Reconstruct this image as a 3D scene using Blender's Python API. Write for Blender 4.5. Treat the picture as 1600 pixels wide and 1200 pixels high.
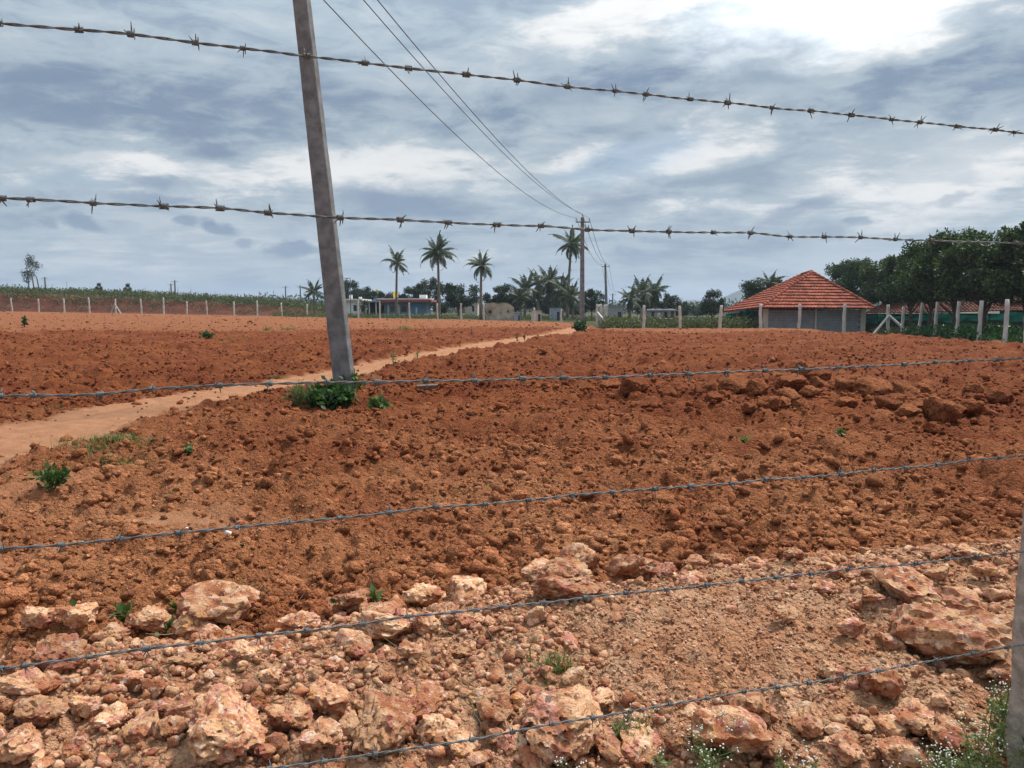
import bpy, math, random
import numpy as np
from mathutils import Vector, Matrix

for o in list(bpy.data.objects):
    bpy.data.objects.remove(o)
SC = bpy.context.scene
COL = SC.collection
R = math.radians
RNG = np.random.default_rng(11)
random.seed(5)

# ------------------------------------------------------------------ camera
EYE = 1.5
FPX = 1200.0                      # focal length in photo pixels (1600 wide)
PITCH = -math.atan((600 - 484) / FPX)
cam = bpy.data.cameras.new('camera')
cam.sensor_width = 36.0
cam.lens = FPX / 1600 * 36
cam.clip_start = 0.05
cam.clip_end = 30000
camo = bpy.data.objects.new('camera', cam)
COL.objects.link(camo)
camo.location = (0, 0, EYE)
camo.rotation_euler = (math.pi / 2 + PITCH, 0, 0)
SC.camera = camo
SC.render.resolution_x, SC.render.resolution_y = 1024, 768

# ------------------------------------------------------------------ exposure
vs = SC.view_settings
vs.view_transform = 'Standard'
vs.look = 'None'
vs.gamma = 1.0
vs.exposure = 0.9
vs.use_curve_mapping = False
try:
    SC.cycles.max_bounces = 4
    SC.cycles.diffuse_bounces = 2
    SC.cycles.use_denoising = True
except Exception:
    pass

# ------------------------------------------------------------------ sun
SUN_AZ, SUN_EL = R(52), R(57)      # azimuth to the right of straight ahead
sd = Vector((math.sin(SUN_AZ) * math.cos(SUN_EL), math.cos(SUN_AZ) * math.cos(SUN_EL), math.sin(SUN_EL)))
sun = bpy.data.lights.new('sun', 'SUN')
sun.energy = 2.3
sun.angle = R(11)
sun.color = (1.0, 0.95, 0.88)
suno = bpy.data.objects.new('sun', sun)
COL.objects.link(suno)
suno.rotation_euler = sd.to_track_quat('Z', 'Y').to_euler()

# ------------------------------------------------------------------ small node helper
class NT:
    def __init__(s, tree):
        s.t = tree
        s.n = tree.nodes
        s.l = tree.links
    def node(s, kind, **kw):
        n = s.n.new(kind)
        for k, v in kw.items():
            setattr(n, k, v)
        return n
    def put(s, sock, v):
        if v is None:
            return
        if isinstance(v, bpy.types.NodeSocket):
            s.l.new(v, sock)
        else:
            sock.default_value = v
    def math(s, op, a, b=None, c=None, clamp=False):
        n = s.node('ShaderNodeMath', operation=op, use_clamp=clamp)
        s.put(n.inputs[0], a)
        if b is not None: s.put(n.inputs[1], b)
        if c is not None: s.put(n.inputs[2], c)
        return n.outputs[0]
    def vmath(s, op, a, b=None, scale=None):
        n = s.node('ShaderNodeVectorMath', operation=op)
        s.put(n.inputs[0], a)
        if b is not None: s.put(n.inputs[1], b)
        if scale is not None: s.put(n.inputs['Scale'], scale)
        return n.outputs['Value'] if op in ('LENGTH', 'DOT_PRODUCT', 'DISTANCE') else n.outputs['Vector']
    def noise(s, vec, scale, detail=4, rough=0.55, color=False, dist=0.0):
        n = s.node('ShaderNodeTexNoise')
        s.put(n.inputs['Vector'], vec)
        s.put(n.inputs['Scale'], scale)
        n.inputs['Detail'].default_value = detail
        n.inputs['Roughness'].default_value = rough
        n.inputs['Distortion'].default_value = dist
        return n.outputs['Color'] if color else n.outputs['Fac']
    def voronoi(s, vec, scale, out='Distance'):
        n = s.node('ShaderNodeTexVoronoi')
        s.put(n.inputs['Vector'], vec)
        s.put(n.inputs['Scale'], scale)
        return n.outputs[out]
    def ramp(s, v, lo, hi, a=0.0, b=1.0, smooth=True):
        n = s.node('ShaderNodeMapRange')
        n.interpolation_type = 'SMOOTHSTEP' if smooth else 'LINEAR'
        s.put(n.inputs['Value'], v)
        for nm, x in (('From Min', lo), ('From Max', hi), ('To Min', a), ('To Max', b)):
            s.put(n.inputs[nm], x)
        return n.outputs['Result']
    def mix(s, f, a, b, blend='MIX'):
        n = s.node('ShaderNodeMix', data_type='RGBA', blend_type=blend)
        s.put(n.inputs['Factor'], f)
        s.put(n.inputs['A'] if False else n.inputs[6], a if isinstance(a, bpy.types.NodeSocket) else (*a[:3], 1))
        s.put(n.inputs[7], b if isinstance(b, bpy.types.NodeSocket) else (*b[:3], 1))
        return n.outputs[2]
    def attr(s, name, out='Fac'):
        n = s.node('ShaderNodeAttribute', attribute_name=name)
        return n.outputs[out]

# ------------------------------------------------------------------ sky
def pix_dir(x, y):
    cx, cy = (x - 800) / FPX, (600 - y) / FPX
    f = np.array([0, math.cos(PITCH), math.sin(PITCH)])
    u = np.array([0, -math.sin(PITCH), math.cos(PITCH)])
    d = f + cx * np.array([1, 0, 0]) + cy * u
    return d / np.linalg.norm(d)

def pix_ang(x, y):
    d = pix_dir(x, y)
    return math.degrees(math.atan2(d[0], d[1])), math.degrees(math.asin(d[2]))

def make_world():
    w = bpy.data.worlds.new('World')
    SC.world = w
    w.use_nodes = True
    g = NT(w.node_tree)
    g.n.clear()
    out = g.node('ShaderNodeOutputWorld')
    bg = g.node('ShaderNodeBackground')
    sky = g.node('ShaderNodeTexSky', sky_type='NISHITA')
    sky.sun_disc = False
    sky.sun_elevation = SUN_EL
    sky.sun_rotation = SUN_AZ
    tc = g.node('ShaderNodeTexCoord')
    D = g.vmath('NORMALIZE', tc.outputs['Generated'])
    sp = g.node('ShaderNodeSeparateXYZ')
    g.put(sp.inputs[0], D)
    X, Y, Z = sp.outputs
    az = g.math('MULTIPLY', g.math('ARCTAN2', X, Y), 57.29578)
    el = g.math('MULTIPLY', g.math('ARCSINE', Z), 57.29578)
    cmb = g.node('ShaderNodeCombineXYZ')
    g.put(cmb.inputs[0], az); g.put(cmb.inputs[1], el)
    A = cmb.outputs[0]
    # cloud-layer plane coordinates (true perspective of a flat layer)
    zz = g.math('ADD', g.math('MAXIMUM', Z, 0.0), 0.10)
    cp = g.node('ShaderNodeCombineXYZ')
    g.put(cp.inputs[0], g.math('DIVIDE', X, zz)); g.put(cp.inputs[1], g.math('DIVIDE', Y, zz))
    P = cp.outputs[0]
    # ragged edges: the angles are warped by noise
    wc = g.vmath('SUBTRACT', g.noise(g.vmath('MULTIPLY', D, (9, 9, 22)), 1.0, 7, 0.62, True), (0.5, 0.5, 0.5))
    Aw = g.vmath('ADD', A, g.vmath('MULTIPLY', wc, (12, 6.5, 0)))
    wf = g.vmath('SUBTRACT', g.noise(g.vmath('MULTIPLY', D, (30, 30, 60)), 1.0, 6, 0.6, True), (0.5, 0.5, 0.5))
    Af = g.vmath('ADD', A, g.vmath('MULTIPLY', wf, (2.6, 1.3, 0)))
    def blob(px, py, wx, wy, soft=0.0, vec=None, tilt=0.0):
        a, e = pix_ang(px, py)
        v = g.vmath('SUBTRACT', vec if vec is not None else Aw, (a, e, 0))
        if tilt:
            r = g.node('ShaderNodeVectorRotate', rotation_type='Z_AXIS')
            g.put(r.inputs['Vector'], v); r.inputs['Angle'].default_value = R(tilt)
            v = r.outputs[0]
        k = 0.0477                                   # degrees for one photo pixel
        v = g.vmath('MULTIPLY', v, (1 / (wx * k), 1 / (wy * k), 0))
        return g.ramp(g.vmath('LENGTH', v), 1.0, soft)
    def total(items):
        acc = None
        for amp, b in items:
            t = g.math('MULTIPLY', b, amp)
            acc = t if acc is None else g.math('ADD', acc, t)
        return acc
    n_big = g.noise(P, 0.55, 3, 0.55, dist=0.4)
    n_mid = g.noise(g.vmath('MULTIPLY', P, (1.0, 1.5, 1)), 1.9, 6, 0.62, dist=0.8)
    n_fine = g.noise(g.vmath('MULTIPLY', D, (7, 7, 24)), 1.7, 7, 0.62, dist=0.5)
    # cloud deck: grey-blue undersides to pale tops
    dens = g.math('ADD', g.math('MULTIPLY', n_big, 0.45), g.math('ADD', g.math('MULTIPLY', n_mid, 0.30), g.math('MULTIPLY', n_fine, 0.45)))
    lit = g.ramp(dens, 0.50, 0.70)
    bright = total([
        (0.55, blob(430, 275, 520, 60)), (0.30, blob(120, 245, 230, 40)),
        (0.30, blob(700, 235, 240, 45)), (0.62, blob(905, 245, 95, 26, vec=Af, tilt=-22)),
        (0.60, blob(1080, 255, 190, 28, vec=Af, tilt=-8)), (0.45, blob(1150, 190, 190, 45, tilt=-20)),
        (0.50, blob(1480, 240, 260, 80)), (0.38, blob(1400, 310, 420, 60)), (0.30, blob(1000, 318, 300, 30)),
        (0.50, blob(960, 30, 260, 48, vec=Aw, tilt=-6)), (0.55, blob(1420, 50, 190, 70)),
        (0.26, blob(760, 400, 420, 30)), (0.20, blob(250, 400, 420, 60)),
    ])
    dark = total([
        (0.55, blob(985, 120, 240, 70, tilt=-14)), (0.35, blob(840, 170, 150, 60, tilt=-20)), (0.40, blob(200, 150, 420, 75)),
        (0.22, blob(640, 170, 260, 70)), (0.45, blob(1560, 90, 150, 90)), (0.34, blob(1370, 150, 120, 40, tilt=-12)),
        (0.25, blob(860, 385, 280, 22)), (0.22, blob(1120, 395, 320, 22)), (0.14, blob(300, 440, 460, 40)),
    ])
    cloudlets = total([
        (0.62, blob(625, 318, 150, 30, 0.3, Af, 8)), (0.45, blob(250, 312, 80, 12, 0.3, Af)), (0.40, blob(240, 284, 60, 12, 0.3, Af)),
        (0.60, blob(455, 390, 46, 18, 0.45, Af)), (0.58, blob(132, 348, 40, 14, 0.4, Af, 14)), (0.50, blob(68, 344, 18, 10, 0.4, Af)),
        (0.58, blob(343, 358, 34, 13, 0.4, Af, 12)), (0.50, blob(286, 345, 24, 9, 0.4, Af)), (0.45, blob(323, 344, 16, 9, 0.4, Af)),
        (0.42, blob(382, 381, 16, 8, 0.4, Af)), (0.42, blob(965, 314, 70, 20, 0.3, Af)), (0.46, blob(1250, 326, 80, 17, 0.3, Af, -16)),
        (0.42, blob(1338, 344, 22, 9, 0.4, Af)), (0.30, blob(1300, 362, 34, 14, 0.3, Af)), (0.34, blob(1490, 312, 40, 8, 0.3, Af, -14)),
    ])
    blue = total([(0.8, blob(1000, 245, 150, 42, 0.2, Af, -12)), (0.5, blob(880, 285, 120, 26)), (0.5, blob(90, 275, 120, 26))])
    lum = g.math('ADD', g.math('MULTIPLY', lit, 0.48), g.math('SUBTRACT', g.math('ADD', bright, 0.24), g.math('MULTIPLY', dark, 0.72)))
    # wide pale glare where the sun stands behind thin cloud, above and right of the frame
    dot = g.math('MAXIMUM', g.vmath('DOT_PRODUCT', D, tuple(sd)), 0.0)
    glow_w = g.math('POWER', dot, 4.0)
    glow_n = total([(1.0, blob(1290, -10, 250, 100, 0.0))])
    lum = g.math('ADD', lum, g.math('MULTIPLY', glow_w, 0.30))
    c = g.mix(g.ramp(lum, 0.0, 0.62), (0.215, 0.295, 0.410), (0.430, 0.515, 0.590))
    c = g.mix(g.ramp(lum, 0.55, 1.20), c, (0.86, 0.87, 0.87))
    # air near the horizon: pale blue grey
    c = g.mix(g.math('MULTIPLY', g.ramp(el, 9.0, -1.0), 0.45), c, (0.430, 0.520, 0.605))
    # gaps in the cloud show the clear sky itself
    clear = g.vmath('SCALE', sky.outputs[0], scale=0.115)
    c = g.mix(g.math('MULTIPLY', blue, 0.45, clamp=True), c, clear)
    c = g.mix(g.math('MULTIPLY', cloudlets, 1.5, clamp=True), c, g.mix(n_fine, (0.20, 0.28, 0.40), (0.29, 0.37, 0.49)))
    glare = g.math('ADD', g.math('MULTIPLY', glow_n, 0.9), g.math('MULTIPLY', g.math('POWER', dot, 22.0), 1.3))
    gl = g.node('ShaderNodeCombineXYZ')
    for i, k in enumerate((1.0, 0.99, 0.96)):
        g.put(gl.inputs[i], g.math('MULTIPLY', glare, k))
    c = g.vmath('ADD', c, gl.outputs[0])
    # an overcast vault brightens towards the zenith
    vault = g.math('MULTIPLY_ADD', g.math('MAXIMUM', g.math('SUBTRACT', Z, 0.25), 0.0), 1.6, 1.0)
    c = g.vmath('SCALE', c, scale=vault)
    c = g.vmath('SCALE', c, scale=1 / 2 ** vs.exposure / 0.1)
    g.put(bg.inputs['Color'], c)
    bg.inputs['Strength'].default_value = 0.1
    g.l.new(bg.outputs[0], out.inputs[0])
    w.cycles.sampling_method = 'MANUAL'
    w.cycles.sample_map_resolution = 256
make_world()

# ------------------------------------------------------------------ numpy noise
def _hash(ix, iy, iz, seed):
    h = (ix.astype(np.int64) * 374761393 + iy.astype(np.int64) * 668265263 + iz * 1440662683 + seed * 974634777) & 0xffffffff
    h = ((h ^ (h >> 13)) * 1274126177) & 0xffffffff
    h = ((h ^ (h >> 16)) * 2246822519) & 0xffffffff
    return ((h ^ (h >> 15)) & 0xffffff) / float(0xffffff)

def vnoise(x, y, seed=0):
    ix, iy = np.floor(x), np.floor(y)
    fx, fy = x - ix, y - iy
    fx, fy = fx * fx * (3 - 2 * fx), fy * fy * (3 - 2 * fy)
    ix, iy = ix.astype(np.int64), iy.astype(np.int64)
    a, b = _hash(ix, iy, 0, seed), _hash(ix + 1, iy, 0, seed)
    c, d = _hash(ix, iy + 1, 0, seed), _hash(ix + 1, iy + 1, 0, seed)
    return (a + (b - a) * fx) * (1 - fy) + (c + (d - c) * fx) * fy

def fbm(x, y, oct=4, seed=0):
    s, a, t = 0.0, 1.0, 0.0
    for i in range(oct):
        s = s + a * vnoise(x * 2 ** i + 17.3 * i, y * 2 ** i - 9.1 * i, seed + i)
        t += a
        a *= 0.5
    return s / t

def vnoise3(p, seed=0):
    i = np.floor(p)
    f = p - i
    f = f * f * (3 - 2 * f)
    i = i.astype(np.int64)
    r = 0
    for dz in (0, 1):
        for dy in (0, 1):
            for dx in (0, 1):
                h = _hash(i[:, 0] + dx, i[:, 1] + dy, i[:, 2] + dz, seed)
                r = r + h * np.where(dx, f[:, 0], 1 - f[:, 0]) * np.where(dy, f[:, 1], 1 - f[:, 1]) * np.where(dz, f[:, 2], 1 - f[:, 2])
    return r

def clodfield(x, y, scale, seed):
    """rounded lumps of unequal size, one to a cell"""
    u, v = x / scale, y / scale
    iu, iv = np.floor(u).astype(np.int64), np.floor(v).astype(np.int64)
    best = np.zeros_like(u)
    for dx in (-1, 0, 1):
        for dy in (-1, 0, 1):
            a, b = iu + dx, iv + dy
            px = a + _hash(a, b, 1, seed)
            py = b + _hash(a, b, 2, seed)
            q = _hash(a, b, 3, seed)
            r = 0.28 + 0.55 * q
            d2 = ((u - px) ** 2 + (v - py) ** 2) / r ** 2
            best = np.maximum(best, np.sqrt(np.maximum(0, 1 - d2)) * r)
    return best * scale

def sstep(a, b, x):
    t = np.clip((x - a) / (b - a), 0, 1)
    return t * t * (3 - 2 * t)

# ------------------------------------------------------------------ terrain
FA, FB = np.array([-0.853, 1.28]), np.array([1.40, 2.10])     # near wire fence, plan view
FT = (FB - FA) / np.linalg.norm(FB - FA)
FN = np.array([-FT[1], FT[0]])
def fence_st(x, y):
    return (x - FA[0]) * FT[0] + (y - FA[1]) * FT[1], (x - FA[0]) * FN[0] + (y - FA[1]) * FN[1]

def rubble_edge(s):
    return 2.12 + 0.34 * (fbm(s * 1.3 + 4.0, s * 0 + 2.0, 3, 91) - 0.5) - 0.10 * np.clip(s - 2, 0, 3)

def T0(x, y):
    """smooth lie of the land"""
    x = np.asarray(x, float); y = np.asarray(y, float)
    yy = np.maximum(y, 1.0)
    u = x / yy
    hf = np.interp(u, [-1.2, -0.65, -0.42, -0.2, -0.08, 0.05, 0.14], [1.5, 1.24, 0.85, 0.45, 0.36, 0.2, 0.0])
    h = hf * sstep(28, 92, y)
    top = np.interp(u, [-1.2, -0.67, -0.5, -0.30, -0.20], [3.2, 3.0, 2.6, 1.5, 0.0])
    h = h + top * sstep(112, 121, y + 4 * (fbm(x * 0.06, y * 0.06, 3, 5) - .5)) * np.where(y > 0, 1, 0)
    h = h + (sstep(100, 112, y) * np.interp(u, [-0.25, -0.15, 0.0, 0.1], [0, -0.2, -0.3, 0.0])) * np.where(y > 0, 1, 0)
    # lower yard beyond the right-hand posts
    right = sstep(0.10, 0.14, u) * sstep(58.5, 62, y) + sstep(21.5, 23.5, x) * sstep(22, 30, y) * (1 - sstep(58.5, 62, y))
    h = h - 0.40 * np.clip(right, 0, 1) * np.where(y > 0, 1, 0)
    # low stony ridge under the right-hand posts
    h = h + 0.12 * np.exp(-((y - 56.5) / 1.6) ** 2) * sstep(0.10, 0.14, u)
    # rubble bank beyond the near fence
    s, d = fence_st(x, y)
    e = rubble_edge(s)
    b = sstep(-0.4, 1.3, d) * (1 - sstep(e - 0.55, e + 0.12, d))
    h = h + b * (0.17 + 0.10 * (fbm(s * 0.9, d * 0.9, 3, 33) - 0.5))
    return h

def W(px, py, Y):
    d = pix_dir(px, py)
    t = Y / d[1]
    return Vector((d[0] * t, Y, EYE + d[2] * t))

def G(px, py):
    """where the ray through a pixel meets the land"""
    d = pix_dir(px, py)
    t = 0.8
    prev = t
    while t < 400:
        p = d * t
        if EYE + p[2] < float(T0(p[0], p[1])):
            lo, hi = prev, t
            for _ in range(30):
                m = (lo + hi) / 2
                q = d * m
                if EYE + q[2] < float(T0(q[0], q[1])): hi = m
                else: lo = m
            q = d * hi
            return Vector((q[0], q[1], float(T0(q[0], q[1]))))
        prev = t
        t *= 1.012
    q = d * 120
    return Vector((q[0], q[1], float(T0(q[0], q[1]))))

PATH_PX = [((-260, 770), (-200, 1010)), ((0, 657), (0, 752)), ((200, 624), (200, 662)), ((400, 597), (400, 617)), ((520, 577), (545, 594)),
           ((600, 562), (640, 573)), ((700, 543), (740, 551)), ((800, 527), (850, 532)), ((865, 519), (900, 523)), ((890, 511), (925, 514))]
_pl = []
for a, b in PATH_PX:
    p, q = G(*a), G(*b)
    _pl.append(((p + q) / 2, (p - q).length / 2))
PATH_C = np.array([[p.x, p.y] for p, _ in _pl])
PATH_C[0] = (-5.9, 4.6)
PATH_W = np.array([1.15, 0.98, 0.76, 0.66, 0.62, 0.66, 0.74, 0.85, 0.9, 0.9])

def path_dist(x, y):
    """distance from the track's centre in half-widths"""
    best = np.full(np.shape(x), 99.0)
    for i in range(len(PATH_C) - 1):
        a, b = PATH_C[i], PATH_C[i + 1]
        ab = b - a
        t = np.clip(((x - a[0]) * ab[0] + (y - a[1]) * ab[1]) / (ab @ ab), 0, 1)
        dd = np.hypot(x - a[0] - t * ab[0], y - a[1] - t * ab[1]) / (PATH_W[i] * (1 - t) + PATH_W[i + 1] * t)
        best = np.minimum(best, dd)
    return best

def regions(x, y):
    x = np.asarray(x, float); y = np.asarray(y, float)
    s, d = fence_st(x, y)
    n = fbm(x * 2.2, y * 2.2, 4, 51) - 0.5
    n2 = fbm(x * 0.35, y * 0.35, 4, 52) - 0.5
    rub = 1 - sstep(-0.10, 0.16, d + 0.5 * n - rubble_edge(s))
    path = 1 - sstep(0.80, 1.18, path_dist(x, y) + 0.55 * n)
    u = x / np.maximum(y, 1)
    far_y = np.interp(u, [-0.7, -0.3, -0.05, 0.10, 0.14, 0.45, 0.62, 0.70], [44, 47, 56, 58, 50, 50, 36, 28])
    pale = sstep(-2.5, 2.5, y - far_y + 7 * n2 + 3 * n) * np.where(y > 0, 1, 0)
    soft = 0.9 * np.exp(-(((x + 2.45) / 0.5) ** 2 + ((y - 5.35) / 0.26) ** 2)) + 0.7 * np.exp(-(((x + 4.1) / 0.5) ** 2 + ((y - 5.9) / 0.8) ** 2)) + 0.5 * np.exp(-(((x + 3.1) / 0.5) ** 2 + ((y - 4.3) / 0.25) ** 2))
    soft = np.clip(soft * (1.1 + 1.5 * n), 0, 1)
    fence_y = np.interp(u, [-0.7, -0.3, -0.1, 0.08, 0.12, 0.45, 0.5], [108, 98, 92, 80, 60, 60, 60])
    green = sstep(-1.5, 2.5, y - fence_y + 4 * n) * np.where(u < 0.47, 1, 0) + sstep(22, 23.5, x) * sstep(20, 26, y)
    cut = sstep(108, 111, y) * (1 - sstep(118, 121, y)) * (1 - sstep(-0.27, -0.22, u))
    green = np.clip(green, 0, 1) * (1 - 0.9 * cut)
    pale = pale * (1 - cut)
    return rub, path, pale, soft, np.clip(green, 0, 1), cut

def relief(x, y, reg):
    rub, path, pale, soft, green, _ = reg
    r = np.hypot(x, y)
    rough = (1 - 0.84 * path) * (1 - 0.75 * soft) * (1 - 0.72 * pale) * (1 - 0.5 * green) * (1 - 0.45 * rub)
    und = 0.10 * (fbm(x * 0.8, y * 0.8, 3, 7) - 0.5) + 0.05 * (fbm(x * 2.6, y * 2.6, 3, 8) - 0.5)
    amp = 0.45 + 1.1 * sstep(0.35, 0.7, fbm(x * 0.45, y * 0.45, 3, 60))
    wx = x + 0.10 * (fbm(x * 6, y * 6, 3, 78) - 0.5)
    wy = y + 0.10 * (fbm(x * 6 + 31, y * 6, 3, 79) - 0.5)
    c = 0.42 * clodfield(wx, wy, 0.27, 21) * amp
    c = c + 0.62 * clodfield(wx, wy, 0.12, 22) + 0.65 * clodfield(wx, wy, 0.06, 23) * (1 - sstep(9, 16, r))
    c = c + 0.05 * (fbm(x * 14, y * 14, 3, 80) - 0.5)
    fur = y + 0.12 * x + 0.02 * x * x / (1 + 0.02 * np.abs(x)) * 0.2 + 1.2 * (fbm(x * 0.25, y * 0.25, 2, 83) - 0.5)
    c = c + 0.045 * np.sin(fur * 7.4) * sstep(4.5, 8, r) * (0.5 + fbm(x * 0.5, y * 0.5, 2, 84))
    c = c + 0.40 * clodfield(wx, wy, 0.6, 24) * sstep(10, 28, r) * (0.25 + amp * 0.35)
    h = und * (1 - 0.8 * path) + (c - 0.05) * rough
    h = h + path * (0.03 * (fbm(x * 5, y * 5, 3, 85) - 0.5) - 0.028 * np.exp(-((path_dist(x, y) - 0.5) / 0.16) ** 2))
    # loose heap of earth round the leaning pole
    h = h + 0.10 * np.exp(-(((x - POLE.x - 0.1) / 0.55) ** 2 + ((y - POLE.y + 0.1) / 0.6) ** 2))
    return h * (1 - sstep(60, 130, r) * 0.3)

def n_(x, y):
    return fbm(x * 5, y * 5, 2, 77) - 0.5

POLE = G(541, 622)

def TT(x, y):
    x = np.asarray(x, float); y = np.asarray(y, float)
    return T0(x, y) + relief(x, y, regions(x, y))

# ------------------------------------------------------------------ mesh helpers
def tag(o, label=None, cat=None, group=None, kind=None):
    if label: o['label'] = label
    if cat: o['category'] = cat
    if group: o['group'] = group
    if kind: o['kind'] = kind
    return o

def mesh_of(name, V, F, mat=None, smooth=False, attrs=None):
    me = bpy.data.meshes.new(name)
    V = np.asarray(V, dtype=np.float32)
    if isinstance(F, np.ndarray):
        groups = [F]
    elif len(F) and isinstance(F[0], np.ndarray):
        groups = F
    else:
        groups = None
    if groups is None:
        me.from_pydata([tuple(map(float, v)) for v in V], [], [tuple(f) for f in F])
    else:
        me.vertices.add(len(V))
        me.vertices.foreach_set('co', V.ravel())
        groups = [gf for gf in groups if len(gf)]
        li = np.concatenate([gf.ravel() for gf in groups]).astype(np.int32)
        sizes = np.concatenate([np.full(len(gf), gf.shape[1]) for gf in groups])
        st = np.concatenate([[0], np.cumsum(sizes)[:-1]]).astype(np.int32)
        me.loops.add(len(li))
        me.loops.foreach_set('vertex_index', li)
        me.polygons.add(len(sizes))
        me.polygons.foreach_set('loop_start', st)
        me.update(calc_edges=True)
    if smooth:
        me.polygons.foreach_set('use_smooth', np.ones(len(me.polygons), dtype=bool))
    if attrs:
        for k, a in attrs.items():
            at = me.attributes.new(k, 'FLOAT', 'POINT')
            at.data.foreach_set('value', np.asarray(a, dtype=np.float32))
    if mat:
        me.materials.append(mat)
    me.update()
    return me

def link(name, me, parent=None, loc=None, rot=None, scale=None):
    o = bpy.data.objects.new(name, me)
    COL.objects.link(o)
    if parent: o.parent = parent
    if loc is not None: o.location = loc
    if rot is not None: o.rotation_euler = rot
    if scale is not None: o.scale = scale if hasattr(scale, '__len__') else (scale,) * 3
    return o

def empty(name, loc, rz=0.0):
    o = bpy.data.objects.new(name, None)
    o.empty_display_size = 0.2
    COL.objects.link(o)
    o.location = loc
    o.rotation_euler = (0, 0, rz)
    return o

class MB:
    """collects pieces of one mesh"""
    def __init__(s):
        s.V = []; s.F = []; s.n = 0; s.sh = []
    def add(s, V, F, shade=0.0):
        V = np.asarray(V, float)
        s.V.append(V)
        s.F += [tuple(int(i) + s.n for i in f) for f in F]
        s.n += len(V)
        s.sh.append(np.full(len(V), shade))
    def box(s, a, b, shade=0.0):
        x0, y0, z0 = a; x1, y1, z1 = b
        s.add([(x0, y0, z0), (x1, y0, z0), (x1, y1, z0), (x0, y1, z0), (x0, y0, z1), (x1, y0, z1), (x1, y1, z1), (x0, y1, z1)],
              [(3, 2, 1, 0), (4, 5, 6, 7), (0, 1, 5, 4), (1, 2, 6, 5), (2, 3, 7, 6), (3, 0, 4, 7)], shade)
    def tube(s, P, rad, sides=6, shade=0.0, cap=True):
        V, F = tube(P, rad, sides, cap)
        s.add(V, F, shade)
    def build(s, name, mat, parent=None, smooth=False, loc=None, rz=None):
        me = mesh_of(name, np.concatenate(s.V), s.F, mat, smooth, {'tint': np.concatenate(s.sh)})
        return link(name, me, parent, loc, None if rz is None else (0, 0, rz))

def tube(P, rad, sides=6, cap=True):
    P = np.asarray(P, float)
    n = len(P)
    rad = np.full(n, rad) if np.isscalar(rad) else np.asarray(rad, float)
    t = np.gradient(P, axis=0)
    t /= np.linalg.norm(t, axis=1)[:, None] + 1e-12
    ref = np.array([0, 0, 1.0]) if abs(t[0][2]) < 0.9 else np.array([1.0, 0, 0])
    a = np.cross(t, ref); a /= np.linalg.norm(a, axis=1)[:, None] + 1e-12
    b = np.cross(t, a)
    th = np.linspace(0, 2 * np.pi, sides, endpoint=False)
    V = P[:, None, :] + rad[:, None, None] * (np.cos(th)[None, :, None] * a[:, None, :] + np.sin(th)[None, :, None] * b[:, None, :])
    V = V.reshape(-1, 3)
    F = []
    for i in range(n - 1):
        for j in range(sides):
            k = (j + 1) % sides
            F.append((i * sides + j, i * sides + k, (i + 1) * sides + k, (i + 1) * sides + j))
    if cap:
        F.append(tuple(range(sides - 1, -1, -1)))
        F.append(tuple((n - 1) * sides + j for j in range(sides)))
    return V, F

def rot_from(rng, n):
    """n random rotation matrices"""
    q = rng.normal(size=(n, 4)); q /= np.linalg.norm(q, axis=1)[:, None]
    w, x, y, z = q.T
    return np.stack([np.stack([1 - 2 * (y * y + z * z), 2 * (x * y - z * w), 2 * (x * z + y * w)], -1),
                     np.stack([2 * (x * y + z * w), 1 - 2 * (x * x + z * z), 2 * (y * z - x * w)], -1),
                     np.stack([2 * (x * z - y * w), 2 * (y * z + x * w), 1 - 2 * (x * x + y * y)], -1)], -2)

# ------------------------------------------------------------------ materials
def mat_new(name):
    m = bpy.data.materials.new(name)
    m.use_nodes = True
    g = NT(m.node_tree)
    b = g.n['Principled BSDF']
    b.inputs['Specular IOR Level'].default_value = 0.25
    return m, g, b

def simple(name, col, rough=0.8, var=0.25, scale=3.0, spec=0.25, metal=0.0, bump=0.0, bscale=60.0, col2=None, tint=0.0):
    m, g, b = mat_new(name)
    pos = g.node('ShaderNodeNewGeometry').outputs['Position']
    n = g.noise(pos, scale, 5, 0.6)
    dk = tuple(c * (1 - var) for c in col) if col2 is None else col2
    c = g.mix(g.ramp(n, 0.3, 0.7), dk, col)
    if tint:
        t = g.attr('tint')
        c = g.mix(1.0, c, g.mix(t, (1 - tint,) * 3, (1 + tint,) * 3), 'MULTIPLY')
    g.put(b.inputs['Base Color'], c)
    b.inputs['Roughness'].default_value = rough
    b.inputs['Specular IOR Level'].default_value = spec
    b.inputs['Metallic'].default_value = metal
    if bump:
        bn = g.node('ShaderNodeBump')
        bn.inputs['Strength'].default_value = 0.6
        bn.inputs['Distance'].default_value = bump
        g.put(bn.inputs['Height'], g.noise(pos, bscale, 4, 0.6))
        g.put(b.inputs['Normal'], bn.outputs[0])
    return m

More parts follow.
